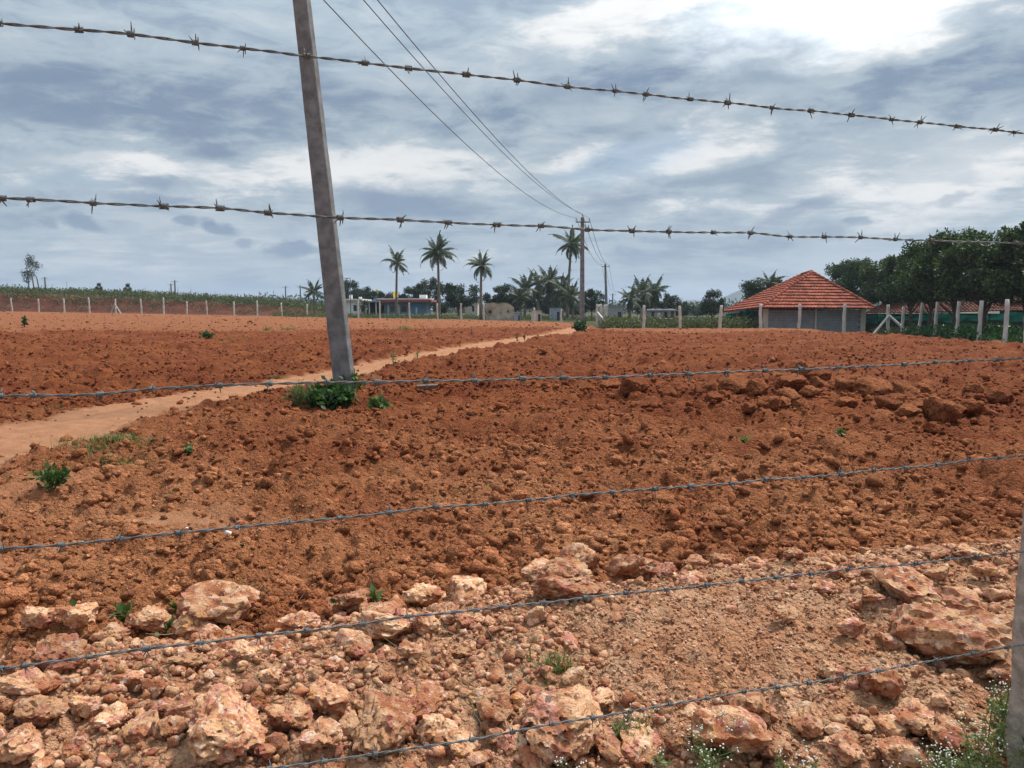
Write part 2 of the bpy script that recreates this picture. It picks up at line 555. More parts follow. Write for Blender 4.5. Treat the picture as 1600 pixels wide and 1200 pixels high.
def make_soil():
    m, g, b = mat_new('red_soil')
    pos = g.node('ShaderNodeNewGeometry').outputs['Position']
    rub, path, pale, soft, green, tint = [g.attr(k) for k in ('rub', 'path', 'pale', 'soft', 'green', 'tint')]
    n1 = g.noise(pos, 0.6, 5, 0.6)
    n2 = g.noise(pos, 4.0, 5, 0.6)
    n3 = g.noise(pos, 45.0, 4, 0.65)
    n4 = g.noise(pos, 160.0, 3, 0.6)
    red = g.mix(g.ramp(n1, 0.35, 0.66), (0.185, 0.045, 0.0150), (0.275, 0.084, 0.0285))
    near = g.attr('near')
    red = g.mix(near, red, g.mix(g.ramp(n1, 0.35, 0.66), (0.300, 0.103, 0.042), (0.425, 0.182, 0.083)))
    red = g.mix(g.math('MULTIPLY', g.ramp(n2, 0.52, 0.75), 0.45), red, (0.34, 0.145, 0.065))
    red = g.mix(g.math('MULTIPLY', g.ramp(n3, 0.60, 0.78), 0.55), red, (0.44, 0.225, 0.115))
    red = g.mix(g.math('MULTIPLY', g.ramp(n3, 0.42, 0.26), 0.45), red, (0.14, 0.043, 0.018))
    pth = g.mix(g.ramp(n2, 0.35, 0.7), (0.38, 0.175, 0.088), (0.46, 0.235, 0.13))
    pth = g.mix(g.math('MULTIPLY', g.ramp(n3, 0.5, 0.75), 0.3), pth, (0.31, 0.13, 0.062))
    pl = g.mix(g.ramp(n2, 0.35, 0.7), (0.27, 0.090, 0.035), (0.365, 0.150, 0.066))
    rb = g.mix(g.ramp(n2, 0.35, 0.68), (0.45, 0.205, 0.105), (0.57, 0.33, 0.195))
    rb = g.mix(g.math('MULTIPLY', g.ramp(n3, 0.45, 0.28), 0.6), rb, (0.24, 0.09, 0.05))
    rb = g.mix(g.math('MULTIPLY', g.ramp(n4, 0.55, 0.75), 0.5), rb, (0.62, 0.42, 0.28))
    grn = g.mix(g.ramp(g.noise(pos, 1.2, 5), 0.4, 0.66), (0.045, 0.062, 0.022), (0.13, 0.095, 0.042))
    c = g.mix(pale, red, pl)
    c = g.mix(soft, c, pth)
    c = g.mix(path, c, pth)
    c = g.mix(rub, c, rb)
    c = g.mix(green, c, grn)
    c = g.mix(g.attr('cut'), c, g.mix(g.ramp(n1, 0.3, 0.7), (0.085, 0.026, 0.015), (0.15, 0.052, 0.028)))
    c = g.mix(1.0, c, g.mix(tint, (0.80, 0.78, 0.76), (1.62, 1.66, 1.70)), 'MULTIPLY')  # clods get a lighter tint than the ground, offsetting their dark backlit fronts
    wp = g.vmath('ADD', pos, g.vmath('SCALE', g.vmath('SUBTRACT', g.noise(pos, 30.0, 2, 0.5, True), (0.5, 0.5, 0.5)), scale=0.03))
    vo = g.node('ShaderNodeTexVoronoi'); g.put(vo.inputs['Vector'], wp); vo.inputs['Scale'].default_value = 34.0
    vo2 = g.voronoi(wp, 85.0)
    sep = g.node('ShaderNodeSeparateColor'); g.put(sep.inputs[0], vo.outputs['Color'])
    loose = g.math('SUBTRACT', 1.0, g.math('MULTIPLY', g.math('MAXIMUM', path, soft), 0.9))
    c = g.mix(g.math('MULTIPLY', loose, 0.8), c, g.mix(1.0, c, g.mix(sep.outputs[0], (0.72, 0.70, 0.68), (1.30, 1.32, 1.34)), 'MULTIPLY'))
    g.put(b.inputs['Base Color'], c)
    b.inputs['Roughness'].default_value = 0.95
    b.inputs['Specular IOR Level'].default_value = 0.12
    bn = g.node('ShaderNodeBump')
    bn.inputs['Strength'].default_value = 1.0
    bn.inputs['Distance'].default_value = 0.028
    lump = g.math('ADD', g.math('MULTIPLY', vo.outputs['Distance'], -1.1), g.math('MULTIPLY', vo2, -0.5))
    g.put(bn.inputs['Height'], g.math('ADD', g.math('MULTIPLY', lump, loose), g.math('ADD', g.math('MULTIPLY', n3, 0.8), g.math('MULTIPLY', n4, 0.45))))
    g.put(b.inputs['Normal'], bn.outputs[0])
    return m

def make_rock(name, redness=0.0):
    m, g, b = mat_new(name)
    pos = g.node('ShaderNodeNewGeometry').outputs['Position']
    oi = g.node('ShaderNodeObjectInfo')
    rnd = g.math('FRACT', g.math('ADD', oi.outputs['Random'], g.attr('tint')))
    v = g.vmath('ADD', pos, g.vmath('SCALE', (3.1, 1.7, 2.3), scale=rnd))
    n1 = g.noise(v, 9.0, 5, 0.6, dist=0.6)
    n2 = g.noise(v, 26.0, 5, 0.65, dist=0.4)
    n3 = g.noise(v, 120.0, 4, 0.7)
    if redness:
        c = g.mix(g.ramp(n1, 0.35, 0.65), (0.215, 0.062, 0.023), (0.29, 0.098, 0.040))
        c = g.mix(g.math('MULTIPLY', g.ramp(n2, 0.55, 0.75), 0.5), c, (0.36, 0.15, 0.07))
    else:
        c = g.mix(g.ramp(n1, 0.40, 0.60), (0.39, 0.145, 0.065), (0.63, 0.375, 0.205))
        c = g.mix(g.math('MULTIPLY', g.ramp(g.noise(v, 11.0, 4, 0.6, dist=0.8), 0.52, 0.62), 0.9), c, (0.47, 0.185, 0.13))
        c = g.mix(g.math('MULTIPLY', g.ramp(n2, 0.52, 0.67), 0.85), c, (0.73, 0.535, 0.395))
        c = g.mix(g.math('MULTIPLY', g.ramp(g.noise(v, 15.0, 3, 0.5), 0.57, 0.73), 0.6), c, (0.56, 0.29, 0.095))
        c = g.mix(g.math('MULTIPLY', g.ramp(g.noise(v, 19.0, 3, 0.6), 0.60, 0.72), 0.8), c, (0.27, 0.066, 0.042))
        c = g.mix(g.math('MULTIPLY', g.ramp(n2, 0.44, 0.33), 0.9), c, (0.17, 0.06, 0.036))  # shade of the pits put into the colour where the bump is low
        c = g.mix(1.0, c, g.mix(rnd, (0.68, 0.60, 0.56), (1.20, 1.21, 1.24)), 'MULTIPLY')
    c = g.mix(g.math('MULTIPLY', g.ramp(n3, 0.42, 0.28), 0.6), c, (0.14, 0.06, 0.04))  # fine hollows darkened in the colour as well
    g.put(b.inputs['Base Color'], c)
    b.inputs['Roughness'].default_value = 0.88
    b.inputs['Specular IOR Level'].default_value = 0.2
    bn = g.node('ShaderNodeBump')
    bn.inputs['Strength'].default_value = 0.9
    bn.inputs['Distance'].default_value = 0.018
    pit = g.ramp(g.voronoi(v, 48.0), 0.10, 0.34)
    g.put(bn.inputs['Height'], g.math('ADD', g.math('ADD', n2, g.math('MULTIPLY', n3, 0.45)), g.math('MULTIPLY', pit, 0.35)))
    g.put(b.inputs['Normal'], bn.outputs[0])
    return m

def make_leaf(name, c0, c1, trans=0.25, rough=0.55):
    m, g, b = mat_new(name)
    c = g.mix(g.attr('tint'), c0, c1)
    g.put(b.inputs['Base Color'], c)
    b.inputs['Roughness'].default_value = rough
    b.inputs['Specular IOR Level'].default_value = 0.3
    tr = g.node('ShaderNodeBsdfTranslucent')
    g.put(tr.inputs[0], g.mix(1.0, c, (1.2, 1.3, 0.6), 'MULTIPLY'))
    mx = g.node('ShaderNodeMixShader')
    mx.inputs[0].default_value = trans
    g.l.new(b.outputs[0], mx.inputs[1]); g.l.new(tr.outputs[0], mx.inputs[2])
    g.l.new(mx.outputs[0], g.n['Material Output'].inputs[0])
    return m

M = {}
M['soil'] = make_soil()
M['rock'] = make_rock('laterite_rock')
M['boulder'] = make_rock('earthy_boulder', 1.0)
M['wire'] = simple('galvanised_wire', (0.16, 0.172, 0.175), 0.6, 0.45, 90, 0.3, 0.15)
M['line'] = simple('aluminium_line', (0.10, 0.10, 0.11), 0.6, 0.2, 3, 0.4)
M['concrete'] = simple('pole_concrete', (0.225, 0.225, 0.225), 0.9, 0.45, 5.0, 0.15, 0, 0.012, 38)
M['post'] = simple('pale_stone_post', (0.60, 0.56, 0.50), 0.92, 0.30, 2.5, 0.15, 0, 0.01, 25)
M['granite'] = simple('granite_post', (0.44, 0.39, 0.33), 0.9, 0.45, 28, 0.2, 0, 0.008, 60)
M['steel'] = simple('dull_steel', (0.16, 0.15, 0.15), 0.6, 0.3, 5, 0.4, 0.3)
M['porcelain'] = simple('porcelain', (0.42, 0.36, 0.32), 0.3, 0.1, 5, 0.5)
M['tile'] = simple('clay_tile', (0.335, 0.098, 0.058), 0.9, 0.45, 1.3, 0.12, 0, 0.01, 14, tint=0.24)
M['tile_old'] = simple('weathered_tile', (0.24, 0.100, 0.068), 0.9, 0.45, 1.3, 0.2, 0, 0.02, 8, tint=0.3)
M['block'] = simple('concrete_block', (0.34, 0.345, 0.36), 0.95, 0.25, 2.5, 0.1, 0, 0.01, 25, tint=0.14)
M['mortar'] = simple('mortar', (0.16, 0.16, 0.165), 0.95, 0.2, 2.5)
M['plaster'] = simple('cream_plaster', (0.56, 0.50, 0.42), 0.9, 0.15, 0.8)
M['white'] = simple('white_wash', (0.74, 0.73, 0.70), 0.9, 0.12, 0.8)
M['blue_grey'] = simple('blue_grey_paint', (0.20, 0.27, 0.36), 0.8, 0.15, 0.8)
M['blue'] = simple('blue_paint', (0.10, 0.30, 0.50), 0.8, 0.15, 0.8)
M['maroon'] = simple('red_fascia', (0.34, 0.10, 0.09), 0.8, 0.2, 0.8)
M['grey_wall'] = simple('grey_plaster', (0.33, 0.32, 0.33), 0.95, 0.2, 0.7)
M['stained'] = simple('stained_wall', (0.52, 0.44, 0.34), 0.95, 0.5, 0.9, col2=(0.24, 0.17, 0.11))
M['yellow'] = simple('yellow_paint', (0.75, 0.52, 0.04), 0.6, 0.1, 2)
M['glass'] = simple('dark_glass', (0.02, 0.022, 0.026), 0.15, 0.2, 2, 0.5)
M['dark'] = simple('dark_timber_and_shade', (0.035, 0.028, 0.024), 0.8, 0.3, 2)  # timber, and the painted shade of open interiors and holes
M['door'] = simple('brown_door', (0.14, 0.06, 0.045), 0.7, 0.3, 2)
M['sheet'] = simple('grey_sheet', (0.30, 0.33, 0.38), 0.6, 0.15, 1.5)
M['net'] = simple('green_net', (0.012, 0.19, 0.125), 0.8, 0.45, 2.0)
M['bark'] = simple('bark', (0.13, 0.10, 0.075), 0.95, 0.4, 6, 0.1)
M['palm_bark'] = simple('palm_bark', (0.20, 0.165, 0.13), 0.95, 0.35, 4, 0.1)
M['slab'] = simple('earth_stained_stone', (0.17, 0.105, 0.08), 0.9, 0.3, 12)
M['paper'] = simple('white_scrap', (0.75, 0.74, 0.72), 0.7, 0.1, 20)
M['leaf_dark'] = make_leaf('mango_leaf', (0.013, 0.032, 0.010), (0.092, 0.150, 0.034), 0.2)
M['leaf_far'] = make_leaf('far_leaf', (0.013, 0.027, 0.011), (0.052, 0.075, 0.026), 0.2)
M['leaf_scrub'] = make_leaf('scrub_leaf', (0.036, 0.055, 0.018), (0.125, 0.135, 0.050), 0.25)
M['palm_leaf'] = make_leaf('palm_leaf', (0.018, 0.034, 0.013), (0.085, 0.098, 0.036), 0.22)
M['weed'] = make_leaf('weed_leaf', (0.038, 0.080, 0.020), (0.11, 0.175, 0.048), 0.25)
M['bush'] = make_leaf('bush_leaf', (0.018, 0.048, 0.012), (0.055, 0.12, 0.028), 0.25)
M['grass'] = make_leaf('grass_blade', (0.075, 0.115, 0.03), (0.20, 0.21, 0.075), 0.3)
M['dry'] = make_leaf('dry_grass', (0.30, 0.20, 0.10), (0.45, 0.34, 0.19), 0.2)
M['gloss'] = make_leaf('glossy_leaf', (0.022, 0.065, 0.016), (0.06, 0.14, 0.03), 0.2, 0.25)
M['feather'] = make_leaf('feathery_weed', (0.10, 0.14, 0.055), (0.22, 0.26, 0.11), 0.35)
M['flower'] = simple('white_flower', (0.80, 0.82, 0.72), 0.7, 0.08, 30)
M['hill'] = simple('hill_scrub', (0.07, 0.085, 0.06), 0.95, 0.4, 0.004)

# ------------------------------------------------------------------ the ground
def make_ground():
    ang = np.concatenate([np.linspace(-180, -46, 30, endpoint=False), np.linspace(-46, 46, 500), np.linspace(46, 180, 31)[1:-1]])
    ang = np.radians(ang)
    rad = np.concatenate([np.geomspace(0.01, 1.5, 14, endpoint=False), np.geomspace(1.5, 62, 560, endpoint=False),
                          np.geomspace(62, 170, 64, endpoint=False), np.geomspace(170, 2600, 14)])
    na, nr = len(ang), len(rad)
    AA, RR = np.meshgrid(ang, rad)
    x, y = (RR * np.sin(AA)).ravel(), (RR * np.cos(AA)).ravel()
    reg = regions(x, y)
    z = T0(x, y) + relief(x, y, reg)
    i = np.arange(nr - 1)[:, None] * na
    j = np.arange(na)[None, :]
    j2 = (j + 1) % na
    F = np.stack([i + j, i + j2, i + na + j2, i + na + j], -1).reshape(-1, 4)[:, ::-1]
    F = F.astype(np.int32)
    V = np.stack([x, y, z], -1)
    near = near_w(x, y)
    attrs = dict(rub=reg[0], path=reg[1], pale=reg[2], soft=reg[3], green=reg[4], cut=reg[5], near=near, tint=np.full(len(x), 0.16))
    pf = reg[1][F].mean(1) > 0.5
    rf = (reg[0][F].mean(1) > 0.5) & ~pf
    for name, mask in (('ground', ~pf & ~rf), ('dirt_track', pf), ('rubble_bank', rf)):
        f = F[mask]
        used, inv = np.unique(f, return_inverse=True)
        o = link(name, mesh_of(name, V[used], inv.reshape(f.shape).astype(np.int32), M['soil'], True, {k: a[used] for k, a in attrs.items()}))
        o['kind'] = 'structure'
        if name == 'ground':
            o['label'] = 'ploughed red earth field reaching to the horizon'
        elif name == 'dirt_track':
            o['label'] = 'pale trodden dirt track curving past the leaning pole'
        else:
            o['label'] = 'low bank of pale gravel and rubble along the wire fence'

def near_w(x, y):
    r = np.hypot(x, y)
    return np.clip((1 - sstep(5.5, 13, r)) * (0.75 + 0.5 * (fbm(x * 0.6, y * 0.6, 3, 14) - 0.5)) + 0.35 * (1 - sstep(-6, -1, x)) * (1 - sstep(9, 16, r)), 0, 1)
make_ground()

# ------------------------------------------------------------------ rocks and clods
def ico(sub):
    import bmesh
    bm = bmesh.new()
    bmesh.ops.create_icosphere(bm, subdivisions=sub, radius=1.0)
    V = np.array([v.co[:] for v in bm.verts]); F = np.array([[v.index for v in f.verts] for f in bm.faces], dtype=np.int32)
    bm.free()
    return V, F

def rock_shape(sub, seed, cuts=7, rough=0.16, squash=(1, 0.85, 0.72), pits=0.0):
    V, F = ico(sub)
    rng = np.random.default_rng(seed)
    d = V.copy()
    r = np.ones(len(V))
    for _ in range(cuts):                       # broken flat faces
        n = rng.normal(size=3); n /= np.linalg.norm(n)
        h = rng.uniform(0.50, 0.82)
        k = d @ n
        r = np.where(k > 0.05, np.minimum(r, h / np.maximum(k, 0.05)), r)
    off = rng.uniform(0, 50, 3)
    r = r * (1 + rough * 1.5 * (vnoise3(d * 1.7 + off, seed) - 0.5) - rough * 1.1 * np.abs(vnoise3(d * 3.6 + off, seed + 1) - 0.5))
    if sub >= 3:
        r = r * (1 + rough * 0.75 * (vnoise3(d * 8.5 + off, seed + 2) - 0.5) + rough * 0.4 * (vnoise3(d * 18 + off, seed + 3) - 0.5))
        if pits:
            q = vnoise3(d * 5.2 + off, seed + 4)
            r = r - pits * sstep(0.66, 0.80, q)
    P = d * r[:, None] * np.array(squash) * rng.uniform(0.88, 1.12, 3)
    P = (P - (P.max(0) + P.min(0)) / 2) / np.ptp(P, axis=0) * 2 * np.array(squash)
    return P, F

def scatter(name, pts, sizes, shapes, mat, rng, attrs=None, sink=0.35, flat=False):
    """pieces too small and too many to count, joined into one mesh"""
    Vs, Fs, T, n0 = [], [], [], 0
    N = len(pts)
    which = rng.integers(0, len(shapes), N)
    ex = {k: [] for k in (attrs or {})}
    for k, (sv, sf) in enumerate(shapes):
        idx = np.nonzero(which == k)[0]
        if not len(idx): continue
        Rm = rot_from(rng, len(idx))
        sc = sizes[idx][:, None] * rng.uniform(0.75, 1.2, (len(idx), 3)) * 0.5
        v = np.einsum('nij,nvj->nvi', Rm, sv[None] * sc[:, None, :])
        v[:, :, 2] *= 0.8
        p = pts[idx].copy()
        p[:, 2] += sizes[idx] * 0.5 * (0.8 - 2 * sink * 0.8)
        v = v + p[:, None, :]
        m = len(sv)
        Vs.append(v.reshape(-1, 3))
        Fs.append((sf[None] + (n0 + np.arange(len(idx)) * m)[:, None, None]).reshape(-1, 3))
        n0 += m * len(idx)
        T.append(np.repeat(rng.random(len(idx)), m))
        for a in ex:
            ex[a].append(np.repeat(attrs[a][idx], m))
    at = {a: np.concatenate(v) for a, v in ex.items()}
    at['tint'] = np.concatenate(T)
    return link(name, mesh_of(name, np.concatenate(Vs), np.concatenate(Fs).astype(np.int32), mat, not flat, at))

def fan_points(rng, n, r0, r1, half=44.0, power=1.0):
    """even cover seen in plan, thinned with distance"""
    a = np.radians(rng.uniform(-half, half, n))
    r = np.exp(rng.uniform(math.log(r0), math.log(r1), n))
    return r * np.sin(a), r * np.cos(a), r

def octa_shape(seed):
    rng = np.random.default_rng(seed)
    V = np.array([(1, 0, 0), (-1, 0, 0), (0, 1, 0), (0, -1, 0), (0, 0, 1), (0, 0, -1)], float) * rng.uniform(0.75, 1.1, (6, 1)) + rng.normal(0, 0.15, (6, 3))
    return V, np.array([(0, 2, 4), (2, 1, 4), (1, 3, 4), (3, 0, 4), (2, 0, 5), (1, 2, 5), (3, 1, 5), (0, 3, 5)], dtype=np.int32)

def make_clods():
    rng = np.random.default_rng(3)
    hi = [rock_shape(2, 100 + i, 10, 0.30) for i in range(8)]
    lo = [rock_shape(1, 120 + i, 3, 0.30) for i in range(6)]
    # near field: crumbs and clods
    x, y, r = fan_points(rng, 52000, 2.6, 15)
    reg = regions(x, y)
    patch = fbm(x * 0.9, y * 0.9, 3, 61)
    keep = (rng.random(len(x)) < (1 - reg[0]) * (1 - 0.96 * reg[1]) * (1 - 0.85 * reg[3]) * (0.35 + 0.65 * sstep(0.25, 0.6, patch)))
    x, y, r = x[keep], y[keep], r[keep]
    size = np.clip(np.exp(rng.normal(-3.55, 0.55, len(x)) + 0.5 * (patch[keep] - 0.5)) * (0.70 + 0.055 * r), 0.014, 0.16)
    size = np.where(rng.random(len(x)) < 0.07, np.minimum(size * 2.3, 0.15), size)
    zz = TT(x, y)
    at = dict(near=near_w(x, y), soft=np.zeros(len(x)))
    big = size * 1200 / r > 21
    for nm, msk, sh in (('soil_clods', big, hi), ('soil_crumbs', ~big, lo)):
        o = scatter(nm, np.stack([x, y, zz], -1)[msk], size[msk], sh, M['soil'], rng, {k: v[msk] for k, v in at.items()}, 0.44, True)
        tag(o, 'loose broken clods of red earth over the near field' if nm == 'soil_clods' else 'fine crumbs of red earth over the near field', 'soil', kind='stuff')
    # far field
    octa = [octa_shape(140 + i) for i in range(6)]
    x, y, r = fan_points(rng, 42000, 13, 60)
    reg = regions(x, y)
    keep = rng.random(len(x)) < (1 - 0.97 * reg[1]) * (1 - 0.75 * reg[2]) * (1 - reg[4]) * (0.4 + 0.6 * sstep(0.2, 0.6, fbm(x * 0.5, y * 0.5, 3, 62)))
    x, y, r = x[keep], y[keep], r[keep]
    size = np.clip(np.exp(rng.normal(-2.75, 0.42, len(x))) * (0.8 + 0.010 * r), 0.035, 0.26)
    reg = regions(x, y)
    o = scatter('far_clods', np.stack([x, y, TT(x, y)], -1), size, octa, M['soil'], rng, dict(near=near_w(x, y), pale=reg[2]), 0.40, True)
    tag(o, 'distant clods of dark red earth across the ploughed field', 'soil', kind='stuff')
make_clods()

HERO_PX = [  # centre x, lowest y, width, height in photo pixels, label
 (335, 990, 112, 62, 'long pale boulder at the left end of the rubble bank'),
 (350, 1215, 105, 98, 'big blocky ochre rock at bottom left below the wires'),
 (20, 1200, 52, 75, 'upright orange rock cut by the left edge at the bottom'),
 (597, 1200, 92, 130, 'large pitted yellow rock crossed by the lowest wire'),
 (880, 1210, 118, 150, 'tall pitted pink and ochre rock crossed by the lowest wire'),
 (885, 955, 112, 62, 'broad cracked orange rock under the second lowest wire'),
 (990, 922, 92, 48, 'smooth brown wedge shaped rock on the bank edge'),
 (905, 916, 66, 48, 'rounded pink topped rock resting behind the cracked orange rock'),
 (722, 948, 68, 56, 'pointed pink rock standing on the bank edge'),
 (1500, 1048, 158, 80, 'widest flat slab of pink and ochre rock near the stone post'),
 (1500, 990, 96, 60, 'smooth tan boulder lying on top of the flat slab'),
 (1425, 970, 78, 74, 'rough dark brown rock left of the smooth tan boulder'),
 (600, 1010, 92, 48, 'low pink rock with hollow front in mid bank'),
 (1145, 1200, 112, 70, 'yellow and red rock among white flowers at the bottom'),
 (1175, 1142, 74, 66, 'holed ochre rock touching the lowest wire among weeds'),
 (772, 1142, 54, 54, 'whitish rock right of the stacked ochre stones'),
]
STONE_PX = [(55, 1145, 72, 38), (35, 1115, 68, 38), (510, 1135, 62, 52), (455, 1165, 62, 52), (662, 1138, 50, 72), (680, 1162, 66, 46),
 (550, 970, 46, 42), (580, 972, 40, 32), (615, 968, 34, 32), (660, 945, 70, 46), (662, 1002, 50, 36), (700, 982, 34, 34), (726, 992, 30, 42),
 (748, 980, 20, 30), (765, 982, 20, 32), (940, 1115, 42, 44), (1000, 1188, 62, 54), (1060, 1182, 40, 30), (840, 925, 52, 50), (1380, 1090, 56, 38),
 (1435, 1152, 56, 78), (1490, 1192, 56, 64), (1540, 1204, 42, 44), (1260, 1150, 46, 48), (1352, 1142, 32, 38), (1547, 922, 46, 26), (1363, 957, 34, 22),
 (470, 985, 60, 36), (520, 965, 40, 34), (300, 1000, 60, 40), (120, 1010, 50, 36), (60, 1010, 44, 30), (170, 1015, 50, 32), (230, 1000, 56, 40),
 (115, 1190, 44, 34), (215, 1160, 44, 48), (265, 1170, 40, 36), (170, 1140, 42, 40), (410, 1190, 40, 40), (500, 1200, 60, 50), (720, 1190, 44, 40),
 (800, 1190, 44, 40), (1085, 905, 44, 26), (1130, 900, 36, 24), (1180, 895, 40, 26), (1240, 900, 36, 22), (1290, 885, 40, 24), (1040, 918, 40, 34),
 (1320, 915, 40, 24), (1460, 880, 44, 22), (1520, 880, 44, 22), (1290, 940, 36, 24), (1230, 990, 34, 24), (1300, 1060, 36, 30), (1330, 1010, 40, 28),
 (1395, 1020, 36, 34), (1575, 1080, 50, 40), (1210, 1195, 50, 44), (1320, 1195, 54, 48), (1400, 1200, 46, 40), (940, 1180, 44, 46), (440, 1030, 44, 30),
 (380, 1050, 40, 28), (290, 1050, 44, 30), (90, 1060, 66, 44), (30, 1070, 56, 40), (200, 1075, 40, 26), (130, 1120, 40, 30), (330, 1095, 40, 26),
 (250, 1110, 44, 30), (400, 1110, 36, 30), (420, 1075, 36, 26), (560, 1040, 40, 26), (520, 1060, 36, 28), (640, 1060, 40, 26), (720, 1040, 34, 22)]

ORD = ('first second third fourth fifth sixth seventh eighth ninth tenth eleventh twelfth thirteenth fourteenth fifteenth sixteenth seventeenth eighteenth nineteenth twentieth '
       'twenty-first twenty-second twenty-third twenty-fourth twenty-fifth twenty-sixth twenty-seventh twenty-eighth twenty-ninth thirtieth thirty-first thirty-second thirty-third thirty-fourth').split()
def row_labels(items, bands, text):
    """a label by row and place from the left for things that look alike"""
    out = [None] * len(items)
    for lo, hi, row in bands:
        idx = sorted([i for i, it in enumerate(items) if lo <= it[1] < hi], key=lambda i: items[i][0])
        for n, i in enumerate(idx):
            out[i] = text % (ORD[n], row)
    return out

def place_rock(cx, by, w, h, me, name='rock', sink=0.14):
    p = G(cx, min(by, 1330) - h * 0.18)
    dist = math.sqrt(p.x ** 2 + p.y ** 2 + (EYE - p.z) ** 2)
    sx = w / FPX * dist
    vh = h / FPX * dist                      # what the eye sees: the front and part of the top
    down = (EYE - p.z) / dist
    sz = min(vh * 0.92, sx * (0.72 if name != 'boulder' else 0.9))
    sy = min(max((vh - sz * math.sqrt(1 - down * down)) / max(down, 0.1) + sx * 0.55, sx * 0.75), sx * 1.5)
    o = link(name, me)
    o.scale = (sx / 2, sy / 2 / 0.9, sz / 2 / 0.72)
    o.rotation_euler = (random.uniform(-0.15, 0.15), random.uniform(-0.15, 0.15), random.uniform(-0.35, 0.35))
    z = float(TT(p.x, p.y))
    o.location = (p.x, p.y + sy * 0.15, z + sz * (0.5 - sink))
    return o

def crisp(me, a=28):
    me.set_sharp_from_angle(angle=R(a))
    return me

def make_rocks():
    heroes = [crisp(mesh_of('rock', *rock_shape(5 if i in (1, 3, 4, 5, 9) else 4, 420 + i, 9, 0.23, (1, 0.9, 0.72), 0.14), M['rock'], True), 42) for i in range(len(HERO_PX))]
    for k, (cx, by, w, h, lab) in enumerate(HERO_PX):
        tag(place_rock(cx, by, w * 0.98, h * 1.05, heroes[k], 'rock', 0.10), lab, 'rock', 'large rocks of the rubble bank')
    mids = [crisp(mesh_of('stone', *rock_shape(4, 340 + i, 8, 0.27, (1, 0.9, 0.72), 0.12), M['rock'], True), 42) for i in range(12)]
    labs = row_labels(STONE_PX, ((0, 960, 'far edge'), (960, 1030, 'back'), (1030, 1130, 'middle'), (1130, 1165, 'lower'), (1165, 1300, 'bottom')), 'ochre rubble stone, %s from the left in the %s row of the bank')
    for k, (cx, by, w, h) in enumerate(STONE_PX):
        tag(place_rock(cx, by, w * 1.0, h * 1.05, mids[k % 12], 'stone'), labs[k], 'stone', 'stones of the rubble bank')
    # smaller stones of the bank, still told apart one by one
    rng = np.random.default_rng(17)
    smalls = [crisp(mesh_of('stone', *rock_shape(3, 370 + i, 11, 0.22, (1, 0.9, 0.72)), M['rock'], True)) for i in range(10)]
    n = 0
    while n < 215:
        s, d = rng.uniform(-2.8, 4.8), rng.uniform(0.15, 2.2)
        x, y = FA[0] + FT[0] * s + FN[0] * d, FA[1] + FT[1] * s + FN[1] * d
        if y < 1.6 or abs(x / y) > 0.85: continue
        if regions(np.array([x]), np.array([y]))[0][0] < 0.6: continue
        # the smooth gravel patch right of the middle has few stones
        gx, gy = (x - 0.95) / 0.75, (y - 3.0) / 0.5
        if gx * gx + gy * gy < 1 and rng.random() < 0.9: continue
        sz = float(np.clip(np.exp(rng.normal(-2.72, 0.34)), 0.04, 0.14))
        o = link('stone', smalls[n % 10])
        o.scale = [sz / 2 * f for f in rng.uniform(0.8, 1.2, 3)]
        o.rotation_euler = rng.uniform(-0.6, 0.6, 3) + np.array([0, 0, rng.uniform(0, 6)])
        o.location = (x, y, float(TT(x, y)) + sz * 0.16)
        tag(o, 'small ochre or pink stone lying loose on the rubble bank', 'stone', 'small stones of the rubble bank')
        n += 1
    # gravel
    shapes = [rock_shape(2, 400 + i, 13, 0.3) for i in range(8)]
    lows = [rock_shape(1, 410 + i, 6, 0.35) for i in range(6)]
    s, d = rng.uniform(-3.6, 6.3, 38000), rng.uniform(-0.2, 2.45, 38000)
    x, y = FA[0] + FT[0] * s + FN[0] * d, FA[1] + FT[1] * s + FN[1] * d
    ok = (regions(x, y)[0] > rng.random(len(x))) & (y > 1.5) & (np.abs(x / np.maximum(y, 0.1)) < 1.0)
    x, y = x[ok], y[ok]
    sz = np.clip(np.exp(rng.normal(-3.80, 0.50, len(x)) - 0.25 * sstep(0.2, 1.2, x)), 0.008, 0.065)
    gx, gy = (x - 0.95) / 0.8, (y - 3.0) / 0.55
    smooth = np.exp(-(gx * gx + gy * gy) ** 2)
    sz = np.where(rng.random(len(x)) < smooth, np.minimum(sz, 0.016), sz)
    big = sz > 0.030
    P = np.stack([x, y, TT(x, y)], -1)
    tag(scatter('gravel', P[big], sz[big], shapes, M['rock'], rng, None, 0.3, True), 'coarse ochre gravel over the rubble bank', 'gravel', kind='stuff')
    tag(scatter('grit', P[~big], sz[~big], lows, M['rock'], rng, None, 0.3, True), 'fine ochre grit over the rubble bank', 'gravel', kind='stuff')
    # stones along the far field edges
    x, y, r = fan_points(rng, 5000, 30, 105)
    reg = regions(x, y)
    ok = reg[2] * (1 - reg[4]) * (1 - reg[1]) > rng.random(len(x)) * 1.2
    P = np.stack([x, y, TT(x, y)], -1)[ok]
    sz = np.clip(np.exp(rng.normal(-1.9, 0.4, len(P))), 0.08, 0.4) 
    tag(scatter('field_stones', P, sz * 0.8, lows, M['boulder'], rng, None, 0.4, True), 'scattered pale stones along the far edge of the field', 'gravel', kind='stuff')

